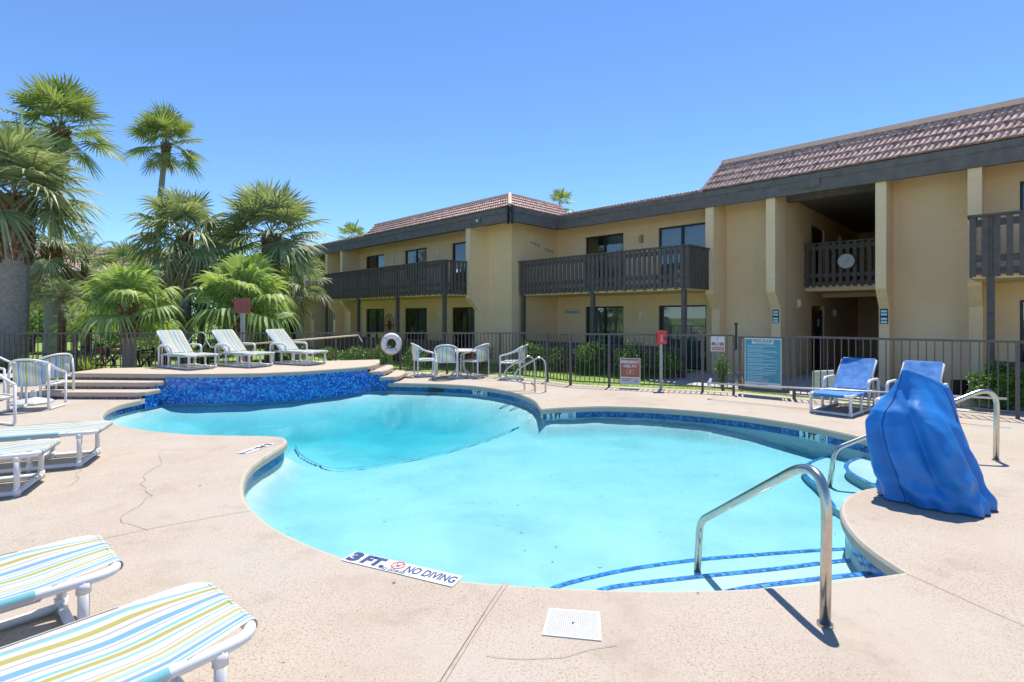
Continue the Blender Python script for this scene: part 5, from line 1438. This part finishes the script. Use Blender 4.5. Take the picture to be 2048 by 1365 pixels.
fp(308, 30, 290, 'slender tall fan palm with small round crown against the sky', 1.3, 1.15, .23, .13, 'fan', nl=32, lean=(.55, .2), boots=1.2, bootr=(.17, .22), skirt=5, elmin=-42, droop=.2, skirtlen=.7)
fp(370, 17.5, 482, 'mid height fan palm with brown skirt, left of the round crowned one by the building', 1.05, 1.0, .21, .17, 'fan_grey', nl=30, boots=.9, skirt=14, elmin=-48, droop=.55, skirtlen=1.25)
fp(543, 18.5, 478, 'full fan palm with dark brown trunk beside the building corner', 1.2, 1.15, .22, .20, 'fan_grey', nl=38, boots=1.2, skirt=5, elmin=-50, droop=.28, bootr=(.26, .30), skirtlen=.9)
fp(258, 13.9, 630, 'low fan palm with orange brown trunk just behind the fence at left', .72, .90, .15, .15, 'fan_bright', nl=17, boots=.6, elmin=-14, elmax=85, droop=1.0, web=.56, bootr=(.20, .28))
fp(487, 15.8, 625, 'low bright green fan palm behind the middle terrace loungers', .90, 1.08, .18, .17, 'fan_bright', nl=20, boots=.7, elmin=-16, elmax=85, droop=.95, web=.58, bootr=(.22, .30))
fp(103, 19.0, 500, 'palm of middle height with hanging dead fronds between the two big left trunks', .8, .9, .22, .2, 'fan_grey', nl=12, boots=.5, skirt=20, elmin=-50, elmax=40, droop=.5, skirtlen=1.5)
fp(1119, 42, 413, 'small fan palm top showing above the roof at the tower', .9, .8, .2, .16, 'fan', nl=14, elmin=-30, group='palms behind the building', nseg=16, droop=.2)
fp(704, 44, 480, 'small fan palm top showing above the left roof edge', .9, .9, .2, .16, 'fan', nl=14, elmin=-30, group='palms behind the building', nseg=16, droop=.2)
fp(250, 26, 548, 'dry looking fan palm in front of the far roof', .9, 1.0, .2, .16, 'fan_grey', nl=13, skirt=5, elmin=-40, droop=.4)
fp(455, 24, 520, 'fan palm partly hidden behind the full one at the building corner', 1.0, 1.0, .2, .16, 'fan_grey', nl=20, skirt=5, elmin=-45, droop=.3)
fp(600, 22, 575, 'small fan palm between the building and the full palm', .8, .85, .18, .15, 'fan_grey', nl=16, skirt=5, elmin=-45, droop=.4)
# feather palms
def frond(mb, o, az, el, L, droop=1.0, nl=30, ll=.38):
    pts_ = []; d = Vector((math.cos(az)*math.cos(el), math.sin(az)*math.cos(el), math.sin(el)))
    for i in range(nl+1):
        t = i/nl; pts_.append(o+d*L*t-Zv*(droop*L*.55*t**2.2))
    mb.tube(pts_[::3], [.016*(1-.8*i/len(pts_[::3])) for i in range(len(pts_[::3]))], 3, caps=False)
    for i in range(3, nl+1):
        p = pts_[i]; tg = (pts_[i]-pts_[i-1]).normalized(); s = tg.cross(Zv).normalized(); up = s.cross(tg); t = i/nl
        l = ll*(math.sin(PI*min(1, t*.9+.12))**.6)
        for k in (-1, 1):
            dd = (s*k*.85+tg*.65+up*.28).normalized(); tip = p+dd*l-Zv*l*.18; w_ = .013
            q = p+dd*l*.5
            mb.face([p-tg*w_*.6, q-tg*w_, tip, q+tg*w_])
def feather_palm(label, x, y, h, L, n, r, mat='pinnate', zg=-.2):
    root = empty('feather_palm', (x, y, zg)); tag(root, label, 'palm tree', 'feather palms'); H = h-zg
    trunk_mesh(H, r, r*.9, rough=.08).build('trunk', M['boots'], root)
    m = MB()
    for k in range(n): frond(m, Vector((0, 0, H)), k*2.4+rg.uniform(-.2, .2), math.radians(80-95*(k/n)**.9), L*rg.uniform(.85, 1.1), rg.uniform(.8, 1.3))
    m.build('crown', M[mat], root); return root
feather_palm('slim feather palm with arching fronds left of the low fan palm', at(124, 15.5), 15.5, zt(598, 15.5), 1.35, 22, .10, 'fan_grey')
feather_palm('dark feather palm with long drooping fronds in front of the far roof', at(170, 20), 20, zt(520, 20), 2.1, 16, .14)
feather_palm('small feather palm at the foot of the two left trunks', at(178, 16.5), 16.5, zt(650, 16.5), .9, 18, .08, 'fan_bright')
feather_palm('small feather palm behind the fence near the bicycles', at(150, 18), 18, zt(655, 18), 1.0, 16, .08, 'pinnate')
feather_palm('low feather palm beside the low fan palm', at(330, 17), 17, zt(650, 17), 1.0, 16, .08, 'fan_bright')
feather_palm('low feather palm in the gap between fan palms', at(405, 17.5), 17.5, zt(640, 17.5), 1.1, 16, .08, 'pinnate')
# shrubs: leaf clumps through a lumpy volume
def bush(name, label, cat, x, y, z0, rx, ry, h, n, mat='shrub', leaf=.055, group=None, mat2=None, stem=True, rot=0):
    root = empty(name, (x, y, z0), rot); tag(root, label, cat, group)
    m = MB(); m2 = MB(); sd = rg.uniform(0, 90); n = int(n*1.6)
    for k in range(n):
        a = rg.uniform(0, 2*PI); c = rg.uniform(-1, 1); s = math.sqrt(1-c*c); q = rg.uniform(.25, 1)**.4
        d = Vector((s*math.cos(a), s*math.sin(a), c))
        lump = .78+.5*noise.noise(d*2.2+Vector((sd, 0, 0)))+.2*noise.noise(d*6+Vector((0, sd, 0)))
        p = Vector((d.x*rx*q*lump, d.y*ry*q*lump, h*.5+d.z*h*.5*q*lump))
        if p.z < .01: p.z = rg.uniform(.01, h*.3)
        u_ = Vector((rg.gauss(0, 1), rg.gauss(0, 1), rg.gauss(0, .7)+.4)).normalized(); v_ = u_.orthogonal().normalized()
        v_ = (v_*math.cos(k)+u_.cross(v_)*math.sin(k)); l = leaf*rg.uniform(.6, 1.3); w_ = l*.32
        t = m2 if (mat2 and d.z > .35 and noise.noise(p*4+Vector((sd, 3, 1))) > .02) else m  # second leaf colour on the upper part only, in random clumps
        t.face([p-u_*l*.5, p+v_*w_, p+u_*l*.5, p-v_*w_])
    m.build('foliage', M[mat], root)
    if m2.v: m2.build('upper_leaves', M[mat2], root)
    if stem:
        m = MB()
        for k in range(7):
            a = k*.9; m.tube([(0, 0, 0), (rx*.3*math.cos(a), ry*.3*math.sin(a), h*.4), (rx*.6*math.cos(a), ry*.6*math.sin(a), h*.75)], [.02, .014, .006], 4)
        m.build('stem', M['stem'], root)
    return root
BS = 'shrubs along the building front'
ROT = math.atan2(R.y, R.x)
def b_at(px, py0, Y, label, wpx, hpx, n, mat='shrub', mat2=None, leaf=.055, name='shrub', cat='shrub', group=BS, dep=.6, z0=-.2, rot=0):
    return bush(name, label, cat, at(px, Y), Y, z0, wpx*Y/F/2, dep, hpx*Y/F, n, mat, leaf, group, mat2, rot=rot)
b_at(1068, 0, 17.6, 'green shrub behind the lone patio chair', 74, 62, 1500, 'shrub', 'shrub_lite')
b_at(1118, 0, 17.0, 'dark green shrub at the inner corner of the building', 60, 58, 1200)
b_at(1180, 0, 16.2, 'shrub with bright yellow green top left of the emergency sign', 84, 72, 2200, 'shrub', 'shrub_lite')
b_at(1262, 0, 15.4, 'loose green shrub behind the emergency sign', 84, 76, 1800)
b_at(1335, 0, 14.9, 'dark shrub behind the red call box', 70, 66, 1300)
b_at(765, 0, 18.2, 'bright green bush behind the life ring', 56, 52, 1300, 'shrub', 'shrub_lite')
b_at(715, 0, 19.5, 'green bush behind the tan pole', 66, 40, 1200)
b_at(660, 0, 20.5, 'dark low bush at the building corner behind the terrace', 66, 34, 900)
b_at(830, 0, 17.6, 'dark green bush behind the first patio chair', 60, 50, 1200)
b_at(1040-2, 0, 16.6, 'low shrub beside the tower corner', 40, 30, 500)
b_at(960, 0, 16.8, 'burgundy leaved bush in front of the tower wall', 74, 66, 900, 'shrub_red', None, .045)
b_at(2010, 0, 9.9, 'dense clipped green hedge behind the right end of the fence', 150, 98, 8000, 'shrub', None, .05, 'hedge', 'hedge', dep=.45)
b_at(1445, 0, 12.3, 'thin dark creeper beside the gate post', 34, 84, 420, 'shrub', None, .05, 'creeper', 'creeper', dep=.15, z0=-.19)
# spiky plants
def spiky(label, x, y, z0, n, L, mat, group=None, w_=.016, name='spiky_plant', up=.8):
    root = empty(name, (x, y, z0)); tag(root, label, 'plant', group); m = MB()
    for k in range(n):
        a = k*2.4+rg.uniform(-.3, .3); e = rg.uniform(.3, 1.4)*up; l = L*rg.uniform(.6, 1.1)
        d = Vector((math.cos(a)*math.cos(e), math.sin(a)*math.cos(e), math.sin(e))); s = d.cross(Zv).normalized()
        o = Vector((rg.uniform(-.12, .12), rg.uniform(-.12, .12), 0)); q = o+d*l*.55; t = o+d*l-Zv*l*.28*math.cos(e)
        m.face([o-s*w_*.7, o+s*w_*.7, q+s*w_, q-s*w_]); m.face([q-s*w_, q+s*w_, t])
    m.build('leaves', M[mat], root); return root
spiky('spiky grey green plant beside the gate in front of the pilaster', at(1515, 13.2), 13.2, .62, 60, .55, 'fan_grey', name='yucca')
m = MB(); yr = [o for o in bpy.data.objects if o.name.startswith('yucca')][0]
m.tube([(0, 0, -.85), (.02, .02, -.4), (0, 0, 0)], .05, 8); m.build('stem', M['trunk'], yr)
spiky('dried flower stalk plant left of the gate', at(1490, 13.0), 13.0, -.19, 26, .9, 'dead', name='dry_plant', up=1.0)
FG = 'leafy clumps behind the left fence'
clumps = [(30, 13.2, 'dark green clump at the foot of the biggest palm', 90, 'shrub', 900, .9), (75, 14.2, 'variegated plant clump in front of the second trunk', 60, 'fan_bright', 240, .8), (175, 14.4, 'bright yellow green grassy clump left of the bicycles', 70, 'fan_bright', 420, .75),
          (110, 15.5, 'leafy clump behind the second palm trunk', 60, 'fan_bright', 260, .8), (60, 13.8, 'low fern clump at the fence foot', 60, 'fan', 260, .6)]
for px, Y, lab, wpx, mt, n_, L_ in clumps: spiky(lab, at(px, Y), Y, -.15, n_, L_, mt, FG, .018, 'fern_clump', 1.0)
b_at(300, 0, 18.5, 'dark green rounded bush right of the low fan palm', 60, 62, 1500, 'shrub', None, .06, group='bushes behind the terrace')
b_at(413, 0, 17.0, 'light green bush between the first and second terrace loungers', 64, 70, 1500, 'shrub', 'shrub_lite', .06, group='bushes behind the terrace')
b_at(570, 0, 18.0, 'dark spiky leaved bush behind the third terrace lounger', 90, 58, 1500, 'shrub', None, .06, group='bushes behind the terrace')
b_at(340, 0, 23, 'tall dark bush in the gap behind the low fan palm', 130, 120, 2400, 'shrub', None, .09, group='bushes behind the terrace')
b_at(480, 0, 21, 'deep green bush behind the low bright palm', 170, 122, 3000, 'shrub', None, .08, group='bushes behind the terrace')
b_at(215, 0, 22, 'mixed green bush behind the bicycles', 150, 112, 2600, 'shrub', 'fan_bright', .08, group='bushes behind the terrace')
def tree(label, x, y, h, rx, n, leaf=.16, zg=-.2, mat='treeleaf'):
    root = empty('leafy_tree', (x, y, zg)); tag(root, label, 'tree', 'round trees behind the palms')
    m = MB(); m.tube([(0, 0, 0), (.1, 0, h*.35), (0, .1, h*.6)], [.2, .15, .1], 8)
    for k in range(6):
        a = k*1.05; m.tube([(0, .05, h*.35), (rx*.4*math.cos(a), rx*.4*math.sin(a), h*.6), (rx*.7*math.cos(a), rx*.7*math.sin(a), h*.75)], [.09, .06, .03], 5)
    m.build('trunk', M['stem'], root)
    m = MB(); sd = rg.uniform(0, 99); cl = [(Vector((rg.gauss(0, .45)*rx, rg.gauss(0, .45)*rx, h*rg.uniform(.45, .92))), rx*rg.uniform(.25, .5)) for _ in range(16)]
    for k in range(n):
        c, r_ = cl[k % 16]; d = Vector((rg.gauss(0, 1), rg.gauss(0, 1), rg.gauss(0, .8))).normalized(); p = c+d*r_*rg.uniform(.4, 1)**.5
        u_ = Vector((rg.gauss(0, 1), rg.gauss(0, 1), rg.gauss(0, 1))).normalized(); v_ = u_.orthogonal().normalized(); l = leaf*rg.uniform(.6, 1.2)
        m.face([p-u_*l*.5, p+v_*l*.3, p+u_*l*.5, p-v_*l*.3])
    m.build('crown', M[mat], root)
tree('dense round green tree in front of the far roof, left of the dry palm', at(195, 27), 27, zt(585, 27)+.2, 2.2, 3600)
tree('dark green tree between the slender palm and the skirted palm', at(300, 33), 33, zt(590, 33)+.2, 2.6, 2600)
tree('dark green tree behind the left trunks', at(60, 26), 26, zt(615, 26), 2.2, 2200)
tree('green tree filling the gap left of the building corner', at(505, 30), 30, zt(580, 30)+.4, 2.8, 3000)
tree('dark green tree behind the skirted palm', at(400, 29), 29, zt(575, 29)+.4, 2.8, 3000)
# grass blades on the lawn strips seen through the fence
gm = MB()
def near_fence(x, y):
    for i in range(len(FENCE)-1):
        if FENCE[i][0] <= x <= FENCE[i+1][0]:
            f = (x-FENCE[i][0])/(FENCE[i+1][0]-FENCE[i][0]); return y-(FENCE[i][1]*(1-f)+FENCE[i+1][1]*f)
    return -1
cnt = 0
while cnt < 26000:
    x = rg.uniform(-13, 11); d = rg.uniform(.26, 5.5)**1; y0 = None
    for i in range(len(FENCE)-1):
        if FENCE[i][0] <= x <= FENCE[i+1][0]:
            f = (x-FENCE[i][0])/(FENCE[i+1][0]-FENCE[i][0]); y0 = FENCE[i][1]*(1-f)+FENCE[i+1][1]*f
    if y0 is None: continue
    y = y0+d; t_ = x*B.x+y*B.y; s_ = x*R.x+y*R.y
    cnt += 1
    if t_ > 11.8 and s_ < -14: continue
    if t_ > 12.85 and s_ > -7.5: continue
    if t_ > 14.1: continue
    z = -.05-.15*min(1, max(0, d-.22)/1.3)-.01
    a = rg.uniform(0, 2*PI); l = rg.uniform(.035, .075); w_ = .007; c, sn = math.cos(a), math.sin(a)
    gm.v += [(x-c*w_, y-sn*w_, z), (x+c*w_, y+sn*w_, z), (x+sn*l*.4, y-c*l*.4, z+l)]; b = len(gm.v); gm.f.append([b-3, b-2, b-1])
tag(gm.build('grass', M['grassblade']), kind='stuff')
